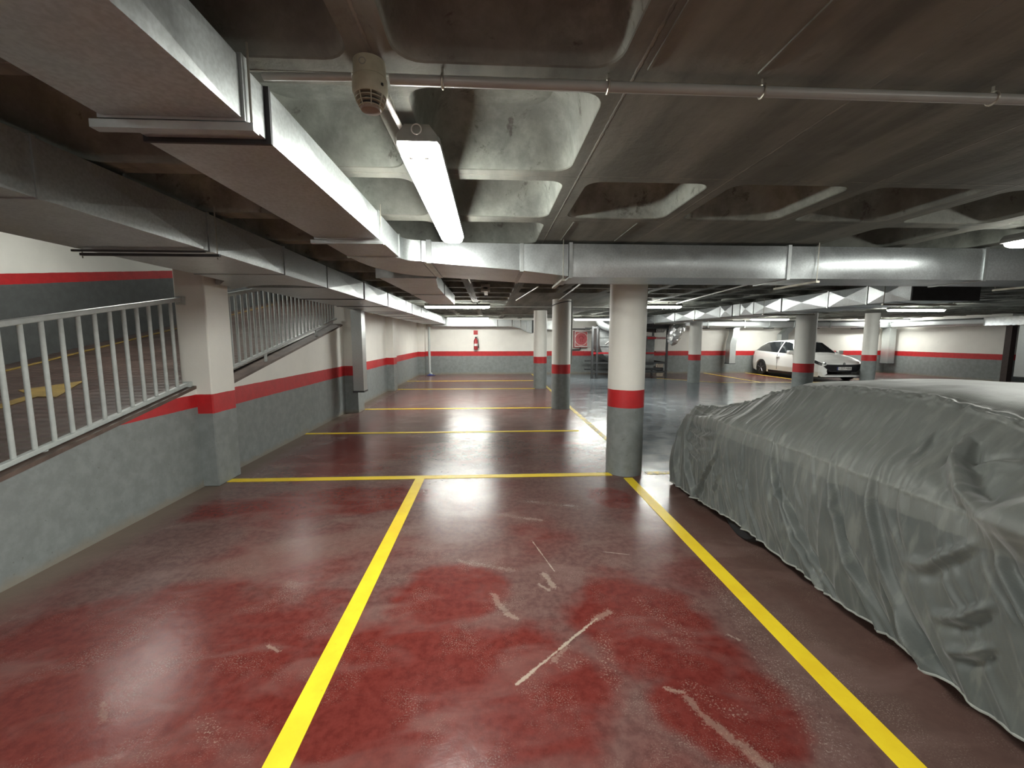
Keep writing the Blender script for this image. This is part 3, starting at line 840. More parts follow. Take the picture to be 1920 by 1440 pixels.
for z, r in ((-.106, .043), (-.117, .039), (-.128, .034)):
    link('vent_ring', MB().lathe((dx, dy, ZC), [(r-.010, z+.0015), (r, z+.0015), (r, z-.0015), (r-.010, z-.0015)], 30), M['det'], t)
for k in range(8):
    a = 2*PI*k/8+.3; c, s = math.cos(a), math.sin(a)
    link('vent_rib', MB().tube([(dx+.045*c, dy+.045*s, ZC-.097), (dx+.040*c, dy+.040*s, ZC-.117), (dx+.031*c, dy+.031*s, ZC-.132)], .0018, 6), M['det'], t)
link('cap', MB().lathe((dx, dy, ZC), [(.031, -.129), (.028, -.136), (.012, -.139)], 28), plain('pinkish_plastic', (.20, .16, .13), .5), t)
link('status_lamp', MB().lathe((dx+.043, dy-.030, ZC-.076), [(.004, -.003), (.004, .003)], 10), M['dark'], t)
link('round_mark', MB().tube([(dx-.008+.009*math.cos(2*PI*k/16), dy-.0478, ZC-.022+.009*math.sin(2*PI*k/16)) for k in range(17)], .0011, 5), M['lampbody'], t)
def detector(x, y, z, r, label):
    t = thing('smoke_detector', label, 'detector', (x, y, z))
    link('base', MB().lathe((x, y, z), [(r, 0), (r, -.08), (r*.9, -.10)], 26), M['det'], t)
    link('cap', MB().lathe((x, y, z), [(r*.9, -.10), (r*.6, -.13), (r*.3, -.14)], 26), M['det'], t)
detector(2.46, 4.75, ZC, .085, 'pale round detector under the ceiling right of the nearest column')
detector(9.2, 8.6, ZC, .07, 'pale detector on the ceiling above the duct with X creases')
# ceiling pipes seen below the cross duct
def cpipe(path, r, label, m='pipe'):
    o = link('ceiling_pipe', MB().tube(path, r, 8), M[m], loc=path[0]); tag(o, label, 'pipe', 'thin pipes on the far ceiling')
cpipe([(-1.6, 10.9, 2.34), (12, 10.9, 2.34)], .014, 'thin pipe across the ceiling just behind the first far lamp')
cpipe([(-1.6, 14.6, 2.34), (12, 14.6, 2.34)], .014, 'thin pipe across the ceiling before the end wall')
cpipe([(-.3, 4.6, 2.34), (-.28, 6.2, 2.34)], .010, 'short bright conduit behind the cross duct, left one', 'whitep')
cpipe([(.75, 6.6, 2.34), (.55, 9.0, 2.34)], .010, 'short bright conduit left of the nearest column', 'whitep')
cpipe([(1.28, 5.0, 2.34), (1.45, 8.9, 2.34)], .012, 'thin pipe from behind the nearest column to the second column')
cpipe([(3.6, 4.4, 2.34), (4.3, 9.6, 2.34)], .012, 'thin pipe leading to the lamp right of the nearest column', 'whitep')
cpipe([(8.6, 9.6, 2.34), (17, 9.9, 2.34)], .014, 'long thin pipe on the ceiling at far right')
cpipe([(1.775, 9.13, .98), (1.775, 9.13, 2.36)], .016, 'vertical conduit on the right side of the second column')
o = link('column_strap', MB().tube([(1.55+.215*math.cos(a), 9.13+.215*math.sin(a), 2.27+.05*math.sin(a*1.0+2.2)) for a in [2*PI*k/28 for k in range(29)]], .008, 6), M['darksteel'], loc=(1.55, 9.13, 2.27))
tag(o, 'dark cable looped around the top of the second column', 'cable')
# ceiling drop fitting seen between lamps
o = link('sprinkler_box', MB().box(-.14, .0, 6.6, 6.72, 2.27, 2.37).box(-.1, -.04, 6.6, 7.6, 2.30, 2.33), M['clip'], loc=(0, 6.6, 2.3))
tag(o, 'small metal bracket box on the ceiling above the red bays', 'bracket')

# ================================================================== WALL EQUIPMENT
t = thing('fire_hose_cabinet', 'red fire hose cabinet with a white framed round emblem on the far wall', 'hose cabinet', (3.88, YF, 1.13))
link('box', MB().box(3.58, 4.16, YF-.2, YF, 1.13, 1.85), M['redsteel'], t)
link('front_panel', MB().box(3.62, 4.15, YF-.215, YF-.2, 1.18, 1.82), M['pink'], t)
yfr = YF-.225
link('frame', MB().box(3.60, 4.17, yfr, yfr+.01, 1.80, 1.84).box(3.60, 4.17, yfr, yfr+.01, 1.16, 1.20).box(3.60, 3.63, yfr, yfr+.01, 1.2, 1.8).box(4.14, 4.17, yfr, yfr+.01, 1.2, 1.8), M['whitep'], t)
link('ring', MB().tube([(3.885+.27*math.cos(2*PI*k/32), yfr, 1.5+.27*math.sin(2*PI*k/32)) for k in range(33)], .010, 6), M['whitep'], t)
link('emblem', MB().lathe((3.885, yfr, 1.5), [(.23, 0), (.23, .012)], 32, 'y'), plain('rose_red', (.42, .07, .08), .5), t)
link('hose_mark', MB().tube([(3.885+.10*math.cos(PI*k/12), yfr-.008, 1.52+.10*math.sin(PI*k/12)) for k in range(13)], .022, 6).box(3.83, 3.86, yfr-.02, yfr, 1.36, 1.5).box(3.91, 3.94, yfr-.02, yfr, 1.36, 1.5), M['redsteel'], t)
o = link('hose_pipe', MB().tube([(3.42, YF-.06, 1.95), (3.42, YF-.06, 1.05), (3.44, YF-.06, 1.03), (3.86, YF-.06, 1.03), (3.88, YF-.06, 1.05), (3.88, YF-.06, 1.125)], .028, 10).tube([(3.42, YF-.06, 1.92), (4.3, YF-.06, 1.92)], .028, 10), M['darksteel'], loc=(3.42, YF, 1.9))
tag(o, 'dark pipe looping around the fire hose cabinet', 'pipe')
o = link('pipe_valve', MB().lathe((3.42, YF-.12, 2.0), [(.09, -.05), (.09, .05)], 16, 'y'), M['darksteel'], loc=(3.42, YF, 2.0))
tag(o, 'round dark junction box above the hose cabinet pipe', 'junction box')
t = thing('fire_extinguisher', 'red fire extinguisher hanging low on the end wall behind the red bays', 'extinguisher', (-.62, YF, 1.07))
ex, ey = -.62, YF-.10
link('cylinder', MB().lathe((ex, ey, 1.04), [(.06, 0), (.085, .02), (.085, .38), (.06, .45), (.028, .49)], 24), M['redsteel'], t)
link('valve', MB().lathe((ex, ey, 1.53), [(.028, 0), (.03, .05)], 12).box(ex-.03, ex+.09, ey-.015, ey+.015, 1.57, 1.59), M['dark'], t)
link('hose', MB().tube([(ex+.03, ey-.02, 1.56), (ex+.10, ey-.05, 1.50), (ex+.12, ey-.05, 1.3), (ex+.12, ey-.05, 1.12)], [.012, .012, .014, .03], 8), M['dark'], t)
link('paper_label', MB().lathe((ex, ey, 1.2), [(.0865, 0), (.0865, .1)], 24), M['whitep'], t)
link('wall_sign', MB().box(ex-.09, ex+.09, YF-.008, YF, 1.68, 1.86), plain('red_sign', (.45, .02, .02), .5), t)
o = link('rag', MB().grid(lambda u, v: (-2.62+.34*u, 17.25+.22*v, .012+.05*abs(noise.noise(Vector((u*5, v*5, 1))))*2*math.sin(PI*u)*math.sin(PI*v)), 16, 12), M['blue'], loc=(-2.45, 17.3, 0))
tag(o, 'small crumpled blue cloth on the floor in the far left corner', 'cloth')

# --- fan unit in its frame behind the nearest column
t = thing('fan_unit', 'large grey ventilation fan unit in a steel frame against the far wall', 'fan unit', (5.2, 16.3, 0))
fx0, fx1, fy0, fy1 = 3.85, 6.72, 15.7, 17.1
for x in (fx0, fx0+.18, fx1):
    for y in (fy0, fy1):
        x = x + (.34 if (y == fy1 and x < 4.5) else 0)
        link('frame_post', MB().box(x-.035, x+.035, y-.035, y+.035, 0, 1.98), M['darksteel'], t)
for z in (.25, .60, .97, 1.93):
    mb = MB()
    for y in (fy0, fy1): mb.box(fx0+.03, fx1-.03, y-.025, y+.025, z-.03, z+.03)
    mb.box(fx1-.025, fx1+.025, fy0, fy1, z-.03, z+.03)
    link('frame_rail', mb, M['darksteel'] if z != .97 else M['redsteel'], t)
# volute housing: rounded lower left, flat top
vol = []
cx_, cz_, rr = 5.0, 1.42, .86
for k in range(25):
    a = PI + PI*k/24*1.0
    vol.append((cx_+rr*math.cos(a), cz_+rr*math.sin(a)))
vol += [(cx_+rr, 2.0), (cx_-rr, 2.0)]
link('fan_housing', MB().loft([[(x, y, z) for x, z in vol] for y in (15.78, 16.9)]), M['panelgrey'], t)
for z in (1.22, 1.55, 1.85): link('panel_seam', MB().box(4.16, 5.84, 15.765, 15.782, z-.006, z+.006), M['gasket'], t)
link('cable', MB().tube([(4.35+.5*k/10, 15.765, 1.30+.28*math.sin(k/10*1.5)) for k in range(11)], .008, 6), M['whitep'], t)
link('motor_box', MB().box(5.88, 6.3, 15.85, 16.7, .40, 1.62), M['panelgrey'], t)
link('motor_base', MB().box(5.5, 6.66, 15.8, 16.9, .30, .40), M['darksteel'], t)
for z0_, z1_ in ((.08, .24), (.42, .58)): link('cardboard_box', MB().box(6.4, 6.62, 15.72, 15.9, z0_, z1_), plain('pale_box', (.35, .3, .25), .7), t)
mb = MB()
for k in range(9):
    x = 6.32+.045*k; mb.tube([(x, 15.72, 1.0), (x, 15.72, 1.90)], .004, 4)
for k in range(18):
    z = 1.02+.05*k; mb.tube([(6.3, 15.718, z), (6.7, 15.718, z)], .004, 4)
link('wire_mesh', mb, M['whitep'], t)
link('red_beam', MB().box(6.0, 6.7, 15.74, 15.82, 1.50, 1.58), M['redsteel'], t)
mb = MB().loft([[(4.9, 15.45, 2.06), (6.75, 15.45, 2.06), (6.75, 15.45, 2.33), (4.9, 15.45, 2.33)], [(4.3, 16.0, 1.98), (6.70, 16.0, 1.75), (6.70, 16.0, 2.33), (4.3, 16.0, 2.33)], [(4.3, 16.9, 1.98), (6.70, 16.9, 1.75), (6.70, 16.9, 2.33), (4.3, 16.9, 2.33)]])
link('plenum', mb, M['darksteel'], t)
mb = MB(); mb.tube([(4.6-.9*math.cos(k/8*PI/2)*.6, 15.62, 2.25-.35*math.sin(k/8*PI/2)) for k in range(9)], .13, 14); link('curved_duct', mb, M['galv_b'], t)
# crumpled foil connector
mb = MB()
path = [Vector((7.08, 15.3, 2.0)), Vector((6.98, 15.2, 1.90)), Vector((6.80, 15.15, 1.80)), Vector((6.76, 15.2, 1.62)), Vector((6.72, 15.2, 1.45)), Vector((6.66, 15.3, 1.36))]
fine_ = []
for i in range(len(path)-1):
    for k in range(6): fine_.append(path[i].lerp(path[i+1], k/6))
rad = [.14+.10*math.sin(PI*i/len(fine_)) + .025*noise.noise(Vector((i*1.7, 0, 0))) for i in range(len(fine_))]
mb.tube(fine_, rad, 18)
mb.v = [tuple(Vector(p) + noise.noise_vector(Vector(p)*14)*.035) for p in mb.v]
o = link('foil_duct', mb, M['foil'], loc=(6.8, 15.2, 1.3), sharp=18)
tag(o, 'crumpled silver foil duct hanging beside the fan unit', 'flexible duct')

# ================================================================== COVERED CAR
CX = 2.775
def lerp_tab(tab, y):
    if y >= tab[0][0]: return tab[0][1:]
    for a, b in zip(tab, tab[1:]):
        if a[0] >= y >= b[0]:
            u = (a[0]-y)/(a[0]-b[0]); u = u*u*(3-2*u)*.5+u*.5
            return tuple(p+(q-p)*u for p, q in zip(a[1:], b[1:]))
    return tab[-1][1:]
# y, hem half width, hem z, belly half, belt half, belt z, rail half, rail z, crown z
TAB = [(4.44, .55, .075, .53, .50, .085, .40, .09, .10),
       (4.40, .74, .070, .72, .66, .26, .58, .36, .42),
       (4.32, .845, .065, .82, .75, .48, .64, .62, .68),
       (4.20, .90, .060, .87, .80, .66, .68, .79, .83),
       (4.05, .915, .070, .89, .82, .74, .685, .865, .885),
       (3.75, .925, .09, .90, .84, .78, .64, .90, .945),
       (3.45, .93, .105, .905, .85, .81, .55, 1.00, 1.045),
       (3.20, .93, .14, .91, .85, .83, .52, 1.10, 1.15),
       (2.95, .92, .15, .905, .85, .84, .505, 1.185, 1.235),
       (2.50, .90, .12, .90, .85, .85, .51, 1.235, 1.29),
       (2.00, .89, .12, .90, .86, .86, .515, 1.24, 1.305),
       (1.70, .885, .12, .90, .86, .86, .52, 1.20, 1.28),
       (1.40, .885, .12, .90, .86, .86, .55, 1.10, 1.18),
       (1.00, .885, .12, .90, .86, .85, .62, .98, 1.03),
       (.60, .885, .12, .89, .85, .82, .66, .92, .96),
       (.15, .88, .12, .88, .82, .76, .66, .86, .89),
       (-.10, .80, .12, .80, .74, .60, .60, .70, .74),
       (-.22, .60, .12, .6, .55, .2, .5, .25, .28)]
def catmull(p, t):
    n = len(p)-1; s = t*n; i = min(int(s), n-1); u = s-i
    a = p[max(i-1, 0)]; b = p[i]; c = p[i+1]; d = p[min(i+2, n)]
    return tuple(.5*((2*b[k]) + (-a[k]+c[k])*u + (2*a[k]-5*b[k]+4*c[k]-d[k])*u*u + (-a[k]+3*b[k]-3*c[k]+d[k])*u**3) for k in range(2))
def ridge(v): return 1-abs(v)*2
def cover_base(y, t):
    hw, hz, bw, tw, tz, rw, rz, cz = lerp_tab(TAB, y)
    s = 1 if t < .5 else -1; q = t*2 if t < .5 else (1-t)*2
    zm = hz+(tz-hz)*.45
    pts = [(-hw, hz), (-bw-.008, zm), (-tw, tz), (-(tw+rw)/2-.008, (tz+rz)/2), (-rw, rz), (-rw*.62, cz-(cz-rz)*.18), (0, cz)]
    qq = q
    x, z = catmull(pts, qq)
    return Vector((CX+x*s, y, z))
import numpy as np
FOLDS = [  # (y, z) polylines on the near side, width, height
    ([(1.70, 1.19), (1.735, 1.10), (1.69, 1.0), (1.56, .91), (1.42, .85), (1.36, .84)], .020, .046),
    ([(2.74, 1.05), (2.70, .85), (2.62, .62), (2.42, .35), (2.15, .10)], .013, .026),
    ([(2.62, .72), (2.50, .52), (2.27, .28), (2.1, .10)], .011, .022),
    ([(2.56, .60), (2.38, .40), (2.05, .10)], .010, .018),
    ([(2.24, 1.0), (2.17, .75), (2.04, .45), (1.80, .10)], .013, .026),
    ([(2.12, .62), (1.98, .38), (1.75, .10)], .010, .018),
    ([(1.98, 1.05), (1.93, .75), (1.80, .45), (1.55, .10)], .013, .030),
    ([(1.90, .55), (1.72, .30), (1.50, .10)], .011, .020),
    ([(3.98, .86), (3.93, .60), (3.76, .30), (3.60, .08)], .013, .028),
    ([(4.08, .82), (4.10, .55), (4.02, .25), (3.95, .06)], .012, .024),
    ([(3.96, .84), (3.86, .68), (3.60, .66), (3.3, .76)], .016, .024),
    ([(3.99, .80), (3.84, .58), (3.60, .54), (3.38, .60)], .014, .020),
    ([(3.98, .74), (3.78, .48), (3.50, .44)], .012, .016),
    ([(3.30, .70), (3.33, .55), (3.50, .30), (3.6, .08)], .012, .022),
    ([(3.24, .66), (3.22, .45), (3.30, .20)], .010, .014),
    ([(3.02, .66), (2.96, .42), (2.85, .10)], .011, .020),
    ([(2.93, .60), (2.84, .34), (2.70, .10)], .010, .016),
    ([(1.42, .80), (1.52, .68), (1.62, .57), (1.75, .52)], .018, .022),
    ([(1.36, .58), (1.46, .44), (1.58, .36)], .016, .026),
    ([(1.34, .42), (1.42, .32), (1.52, .25)], .015, .024),
    ([(1.72, 1.00), (1.60, 1.03), (1.50, 1.06)], .010, .014),
    ([(1.40, .86), (1.36, .70), (1.20, .45)], .014, .030),
    ([(1.88, 1.12), (1.85, 1.0), (1.87, .92)], .009, .014),
]
rf = random.Random(21)
for k in range(62):      # many slight hanging folds
    y0 = rf.uniform(1.35, 4.1); z0 = rf.uniform(.55, 1.12) if y0 < 3.1 else rf.uniform(.3, .8)
    ln = rf.uniform(.18, .6); lean = rf.uniform(.02, .26)*(1 if z0-ln < .6 else .25)
    FOLDS.append(([(y0, z0), (y0-lean*.3+rf.uniform(-.015, .015), z0-ln*.5), (y0-lean, z0-ln)], rf.uniform(.006, .012), rf.uniform(.004, .012)))
for k in range(34):      # short creases below the roof seam
    y0 = rf.uniform(1.5, 3.1); z0 = 1.17 if y0 < 2.9 else 1.1
    FOLDS.append(([(y0, z0), (y0+rf.uniform(-.03, .03), z0-rf.uniform(.10, .26))], rf.uniform(.005, .008), rf.uniform(.004, .008)))
def fold_field(Y, Z):
    D = np.zeros_like(Y)
    for pl, wd, ht in FOLDS:
        L = [0]
        for a, b in zip(pl, pl[1:]): L.append(L[-1]+math.hypot(b[0]-a[0], b[1]-a[1]))
        best = np.full(Y.shape, 9.0); sg = np.zeros_like(Y); par = np.zeros_like(Y)
        for (a, b, l0) in zip(pl, pl[1:], L):
            dy, dz = b[0]-a[0], b[1]-a[1]; q = dy*dy+dz*dz
            t = np.clip(((Y-a[0])*dy+(Z-a[1])*dz)/q, 0, 1)
            ey, ez = Y-a[0]-dy*t, Z-a[1]-dz*t; d = np.hypot(ey, ez)
            m = d < best; best = np.where(m, d, best); sg = np.where(m, np.sign(ey*dz-ez*dy), sg); par = np.where(m, np.clip((l0+t*math.sqrt(q))/L[-1], 0, 1), par)
        runs_out = pl[-1][1] < .12
        tap = np.minimum(1, par/.3)**1.5 * (1 if runs_out else np.minimum(1, (1-par)/.3)**1.2)
        w2 = wd*(.8+.7*par)
        prof = np.exp(-(best/w2)**2) - .38*np.exp(-((best-1.7*w2)/(1.1*w2))**2)*(1+.6*sg)
        D += ht*prof*tap*(1.3 if ht > .0135 else .85)
    return D
def wrinkle(p, t):
    y, z = p.y, p.z; q = t*2 if t < .5 else (1-t)*2
    side = max(0, min(1, (.72-q)/.10)); low = max(0, min(1, (1.15-z)/1.0))
    sft = 0 if t < .5 else 40
    lean = y + .22*(max(0, .85-z))**1.2*1.6 - .02*z
    lean += .9*max(0, min(1, (y-4.0)/.25))*(abs(p.x-CX)-.9)*-1
    w = noise.noise(Vector((lean*2.0+sft, z*1.2, 3)))*.25
    d = 0.0
    n1 = noise.noise(Vector(((lean+w)*3.6+sft, z*.9, 7)));  d += ridge(n1)**2 * .016
    n2 = noise.noise(Vector(((lean+w*.7)*9+sft, z*1.3, 17))); d += max(0, ridge(n2))**3 * .013
    n3 = noise.noise(Vector(((lean+w*.4)*19+sft, z*2.6, 27))); d += max(0, ridge(n3))**3 * .006
    d += noise.noise(Vector((lean*3+sft, z*3, 31)))*.010
    amp = side*(.42+.75*low)
    out = (d-.020)*amp
    # puckering of the roof seam and slack on top
    seam = math.exp(-((q-.668)/.022)**2)
    out += seam*(.012+.022*noise.noise(Vector((y*26+sft, q*60, 3)))+.004*noise.noise(Vector((y*60, q*90, 5))))
    out += noise.noise(Vector((p.x*2.2, y*2.2, 11)))*.006
    out += noise.noise(Vector((p.x*7, y*9, z*7+50)))*.0035
    if t < .5 and q < .75:
        # waist seam
        zs = .845+.012*noise.noise(Vector((y*4, 0, 0))); out += .006*math.exp(-((z-zs)/.007)**2)
        # door mirror pushing the cloth out
        m = math.exp(-(((y-1.33)/.11)**2 + ((z-.865)/.07)**2)); out += .13*m
    return out
def build_cover():
    NU, NV = 900, 400
    TT = [.40*j/280 if j <= 280 else .40+.60*(j-280)/(NV-280) for j in range(NV+1)]
    P = [[None]*(NV+1) for _ in range(NU+1)]
    DD = np.zeros((NU+1, NV+1)); NN = {}
    for i in range(NU+1):
        u = i/NU; y = 4.44 - 4.66*u
        if u < .12: pass
        for j in range(NV+1): P[i][j] = cover_base(y, TT[j])
    NH = 262; Yg = np.array([[P[i][j].y for j in range(NH)] for i in range(NU+1)]); Zg = np.array([[P[i][j].z for j in range(NH)] for i in range(NU+1)])
    FD = fold_field(Yg, Zg)
    mb = MB(); V = []
    for i in range(NU+1):
        for j in range(NV+1):
            a = P[min(i+1, NU)][j]-P[max(i-1, 0)][j]; b = P[i][min(j+1, NV)]-P[i][max(j-1, 0)]
            n = b.cross(a); n = n.normalized() if n.length > 1e-9 else Vector((0, 0, 1))
            p = P[i][j]; c = Vector((CX, p.y, .5))
            if n.dot(p-c) < 0: n = -n
            d = wrinkle(p, TT[j])
            if j < NH: d += FD[i, j]*min(1, (NH-j)/12)
            DD[i, j] = d; NN[i, j] = n
    for _ in range(2):       # soften the cloth a little
        Q = DD.copy()
        Q[1:-1, 1:-1] = (DD[1:-1, 1:-1]*4 + DD[:-2, 1:-1] + DD[2:, 1:-1] + DD[1:-1, :-2] + DD[1:-1, 2:])/8
        DD = Q
    for i in range(NU+1):
        for j in range(NV+1):
            q = P[i][j]+NN[i, j]*float(DD[i, j])
            if q.z < .012: q.z = .012
            V.append(q)
    F = [(i*(NV+1)+j, (i+1)*(NV+1)+j, (i+1)*(NV+1)+j+1, i*(NV+1)+j+1) for i in range(NU) for j in range(NV)]
    mb.add(V, F)
    hem = [V[i*(NV+1)] for i in range(0, NU+1, 4)]; hem2 = [V[i*(NV+1)+NV] for i in range(0, NU+1, 6)]
    return mb, hem, hem2, [V[j] for j in range(0, NV+1, 4)]
t = thing('covered_car', 'car hidden under a wrinkled grey fabric cover, parked at right', 'car', (CX, 2.1, 0))
mb, hem, hem2, tail = build_cover()
cv = link('cover', mb, M['cloth'], t, sharp=180)
link('hem_piping', MB().tube(hem, .006, 6).tube(hem2, .006, 5).tube(tail, .006, 5), M['piping'], t)
def tyre(x, y, r, wd, name, par, rim=None, mt='rubber'):
    mb = MB().lathe((x, y, r), [(r*.62, -wd/2), (r*.93, -wd/2), (r, -wd/2+.03), (r, wd/2-.03), (r*.93, wd/2), (r*.62, wd/2)], 40, 'x')
    return link(name, mb, M[mt], par)
for x in (CX-.76, CX+.76):
    for y in (3.02, .55): tyre(x, y, .30, .19, 'wheel', t)

# ================================================================== WHITE HATCHBACK
WX, WN, WL = 12.32, 13.98, 3.92      # centre x, nose y, length
t = thing('white_hatchback', 'white hatchback parked nose out against the far wall', 'car', (WX, WN+WL/2, 0))
# s: 0 nose .. 1 tail ; rows: s, half width, sill z, shoulder z, shoulder half, top half, top z (greenhouse or bonnet)
CT = [(0.000, .60, .30, .58, .56, .40, .60), (.012, .72, .22, .62, .70, .50, .66), (.04, .80, .18, .68, .78, .56, .74), (.09, .85, .17, .76, .82, .62, .82),
      (.16, .87, .17, .84, .84, .64, .90), (.24, .87, .17, .90, .84, .66, .95), (.29, .87, .17, .92, .845, .66, .985), (.36, .87, .17, .925, .85, .63, 1.16),
      (.44, .87, .17, .93, .85, .58, 1.36), (.50, .87, .17, .935, .85, .565, 1.425), (.60, .87, .17, .945, .85, .56, 1.45), (.72, .87, .17, .96, .85, .55, 1.43),
      (.82, .87, .17, .98, .845, .53, 1.39), (.90, .87, .18, 1.0, .83, .51, 1.33), (.95, .85, .22, .99, .80, .50, 1.18), (.985, .80, .28, .95, .76, .56, .97), (1.0, .70, .32, .85, .68, .52, .88)]
def ct(s):
    for a, b in zip(CT, CT[1:]):
        if a[0] <= s <= b[0]:
            u = (s-a[0])/(b[0]-a[0]); return [p+(q-p)*u for p, q in zip(a[1:], b[1:])]
    return CT[-1][1:]
def car_pt(s, v, off=0.0):
    """v 0..1 from the sill on the left (-x) side over the roof to the centre line"""
    hw, zs, zh, sw, tw, tz = ct(s)
    cr = .018 if .05 < s < .97 else .01
    pts = [(-hw*.97, zs), (-hw-.01, zs+(zh-zs)*.35), (-hw+.005, zs+(zh-zs)*.75), (-sw, zh), (-(sw+tw)/2-.01, zh+(tz-zh)*.52), (-tw, tz-.012), (-tw*.55, tz+cr), (0, tz+cr*1.6)]
    n = len(pts)-1; q = v*n; i = min(int(q), n-1); u = q-i
    x, z = pts[i][0]+(pts[i+1][0]-pts[i][0])*u, pts[i][1]+(pts[i+1][1]-pts[i][1])*u
    if off:
        dx, dz = pts[i+1][0]-pts[i][0], pts[i+1][1]-pts[i][1]; L = math.hypot(dx, dz) or 1
        x += -dz/L*off; z += dx/L*off
        if s < .35 or v > .8: z += off*.3
    return x, WN+s*WL, z
AX = (.187, .812); AR = .345   # axle positions, arch radius
def body_mesh():
    mb = MB(); NS, NV = 300, 98
    for sgn in (-1, 1):
        V = []
        for i in range(NS+1):
            s = i/NS
            for j in range(NV+1):
                x, y, z = car_pt(s, j/NV)
                for a in AX:      # open wheel arches
                    d = math.hypot(y-(WN+a*WL), z-.31)
                    if d < AR and z < .70 and abs(x) > .6:
                        x *= 1-.22*min(1, (AR-d)/.03)
                V.append((WX+x*(-sgn if sgn > 0 else 1), y, z))
        F = [(i*(NV+1)+j, (i+1)*(NV+1)+j, (i+1)*(NV+1)+j+1, i*(NV+1)+j+1) for i in range(NS) for j in range(NV)]
        mb.add(V, F)
    return mb
link('body', body_mesh(), M['carpaint'], t, sharp=30)
def patch(poly_s, v0, v1, off=.006, n=18, m=8, side=-1):
    """surface patch between s(v) limits"""
    mb = MB()
    def fn(a, b):
        v = v0+(v1-v0)*b; s0, s1 = poly_s(b); s = s0+(s1-s0)*a
        x, y, z = car_pt(s, v, off); return (WX+x*(-side if side > 0 else 1), y, z)
    return mb.grid(fn, n, m)
v_sh, v_tp = 3/7, 5/7
for side in (-1, 1):
    link('side_window', patch(lambda b: (.315+.125*b, .555-.0*b), v_sh+.012, v_tp-.022, side=side), M['glass'], t, sharp=80)
    link('side_window', patch(lambda b: (.570, .93-.10*b**2), v_sh+.012, v_tp-.022, side=side), M['glass'], t, sharp=80)
    link('sill_trim', patch(lambda b: (.30, .70), .0, .045, off=.004, side=side), M['blacktrim'], t)
    sx = WX+side*.89
    link('door_handle', MB().box(min(sx-.02, sx+.02), max(sx-.02, sx+.02), WN+.53*WL, WN+.58*WL, .80, .825), M['carpaint'], t)
    mx = WX+side*.97
    m_ = MB().box(mx-.10, mx+.10, WN+.325*WL, WN+.365*WL, .93, 1.07); bev(link('door_mirror', m_, M['carpaint'], t), .03, 3)
    link('mirror_stalk', MB().box(min(WX+side*.82, mx), max(WX+side*.82, mx), WN+.345*WL, WN+.36*WL, .92, .945), M['blacktrim'], t)
    link('door_seam', MB().box(min(WX+side*.874, WX+side*.884), max(WX+side*.874, WX+side*.884), WN+.56*WL, WN+.562*WL, .3, .9), M['blacktrim'], t)
    link('headlight', patch(lambda b: (.020, .105-.03*b), .34, .455, off=.008, side=side), M['blacktrim'], t)
    link('headlight_lens', MB().lathe((WX+side*.66, WN+.045, .655), [(.04, -.02), (.04, .03)], 16, 'y'), M['chrome'], t)
    link('tail_light', patch(lambda b: (.955, .995), .34, .50, off=.010, side=side), M['redsteel'], t)
    for a in AX:
        y = WN+a*WL; x = WX+side*.775
        link('wheel', MB().lathe((x, y, .31), [(.19, -.1), (.29, -.1), (.31, -.075), (.31, .075), (.29, .1), (.19, .1)], 36, 'x'), M['rubber'], t)
        rm = MB().lathe((x+side*.055, y, .31), [(.20, -.02), (.20, .02)], 30, 'x'); link('rim_back', rm, M['dark'], t)
        sp = MB()
        for k in range(5):
            a2 = 2*PI*k/5+.3; c, s_ = math.cos(a2), math.sin(a2)
            sp.tube([(x+side*.085, y+.03*c, .31+.03*s_), (x+side*.09, y+.195*c, .31+.195*s_)], [.03, .022], 6)
        sp.tube([(x+side*.085, y+.20*math.cos(2*PI*k/30), .31+.20*math.sin(2*PI*k/30)) for k in range(31)], .012, 6)
        link('rim', sp, M['alloy'], t)
# windscreen, rear window
def glass_strip(s0, s1, k=.86):
    mb = MB()
    def fn(a, b):
        s = s0+(s1-s0)*a; v = v_tp+.02+(1-v_tp-.02)*b
        x, y, z = car_pt(s, v, .0); return (x, y, z)
    for sgn in (1, -1):
        V = []
        for i in range(13):
            for j in range(9):
                x, y, z = fn(i/12, j/8); V.append((WX+x*sgn, y-.005, z+.006))
        mb.add(V, [(i*9+j, (i+1)*9+j, (i+1)*9+j+1, i*9+j+1) for i in range(12) for j in range(8)])
    return mb
link('windscreen', glass_strip(.298, .438), M['glass'], t, sharp=80)
link('rear_window', glass_strip(.905, .965), M['glass'], t, sharp=80)
link('roof_edge_trim', glass_strip(.286, .297), M['blacktrim'], t, sharp=80)
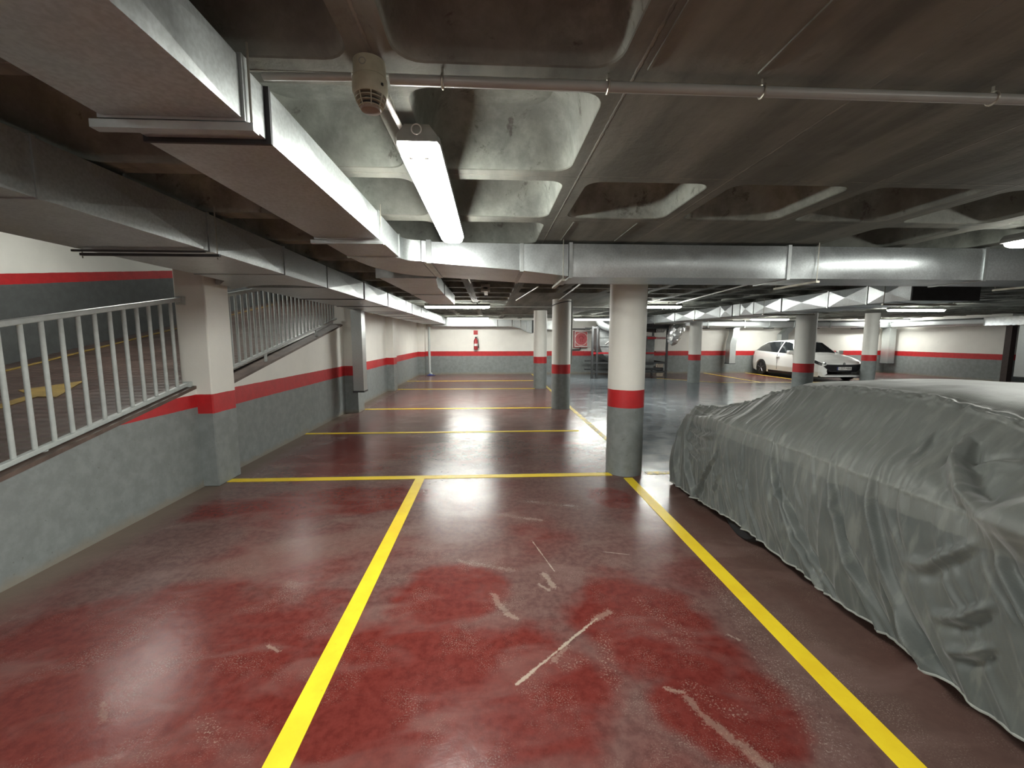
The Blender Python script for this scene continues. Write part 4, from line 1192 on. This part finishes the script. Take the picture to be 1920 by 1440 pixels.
# nose details
g = MB(); g.loft([[(WX-.62, WN-.012, .47), (WX+.62, WN-.012, .47), (WX+.70, WN-.008, .56), (WX+.60, WN-.012, .61), (WX-.60, WN-.012, .61), (WX-.70, WN-.008, .56)],
                  [(WX-.60, WN+.15, .42), (WX+.60, WN+.15, .42), (WX+.72, WN+.15, .56), (WX+.60, WN+.15, .66), (WX-.60, WN+.15, .66), (WX-.72, WN+.15, .56)]])
g2 = MB(); g2.loft([[(WX-.46, WN-.02, .36), (WX+.46, WN-.02, .36), (WX+.62, WN-.015, .50), (WX-.62, WN-.015, .50)], [(WX-.46, WN+.1, .36), (WX+.46, WN+.1, .36), (WX+.62, WN+.1, .50), (WX-.62, WN+.1, .50)]])
link('grille', g, M['blacktrim'], t); link('lower_grille', g2, M['blacktrim'], t)
link('bumper_lip', MB().loft([[(WX-.62, WN-.03, .19), (WX+.62, WN-.03, .19), (WX+.60, WN-.03, .24), (WX-.60, WN-.03, .24)], [(WX-.80, WN+.25, .17), (WX+.80, WN+.25, .17), (WX+.80, WN+.25, .26), (WX-.80, WN+.25, .26)]]), M['carpaint'], t)
link('underbody', MB().box(WX-.78, WX+.78, WN+.12, WN+WL-.12, .15, .22), M['dark'], t)
pl = link('number_plate', MB().box(WX-.26, WX+.26, WN-.036, WN-.022, .425, .535), M['whitep'], t)
def text(s, size, loc, rot, mat, parent, name, ext=.001):
    c = bpy.data.curves.new(name, 'FONT'); c.body = s; c.size = size; c.align_x = 'CENTER'; c.align_y = 'CENTER'; c.extrude = ext
    o = bpy.data.objects.new(name+'_tmp', c); COL.objects.link(o)
    dg = bpy.context.evaluated_depsgraph_get(); me = bpy.data.meshes.new_from_object(o.evaluated_get(dg))
    bpy.data.objects.remove(o)
    q = bpy.data.objects.new(name, me); COL.objects.link(q); me.materials.clear(); me.materials.append(mat)
    q.parent = parent; q.location = Vector(loc)-Vector(parent['_w']); q.rotation_euler = rot
    return q
text('1227 MBB', .105, (WX+.02, WN-.038, .48), (PI/2, 0, 0), M['blacktrim'], pl, 'plate_lettering')
pl_blue = link('country_band', MB().box(WX-.262, WX-.225, WN-.038, WN-.034, .425, .535), M['blue'], t)
link('bonnet_badge', MB().lathe((WX, WN-.012, .645), [(.045, 0), (.04, -.012)], 18, 'y'), M['chrome'], t)

for o in list(bpy.data.objects):
    if '_w' in o.keys(): del o['_w']
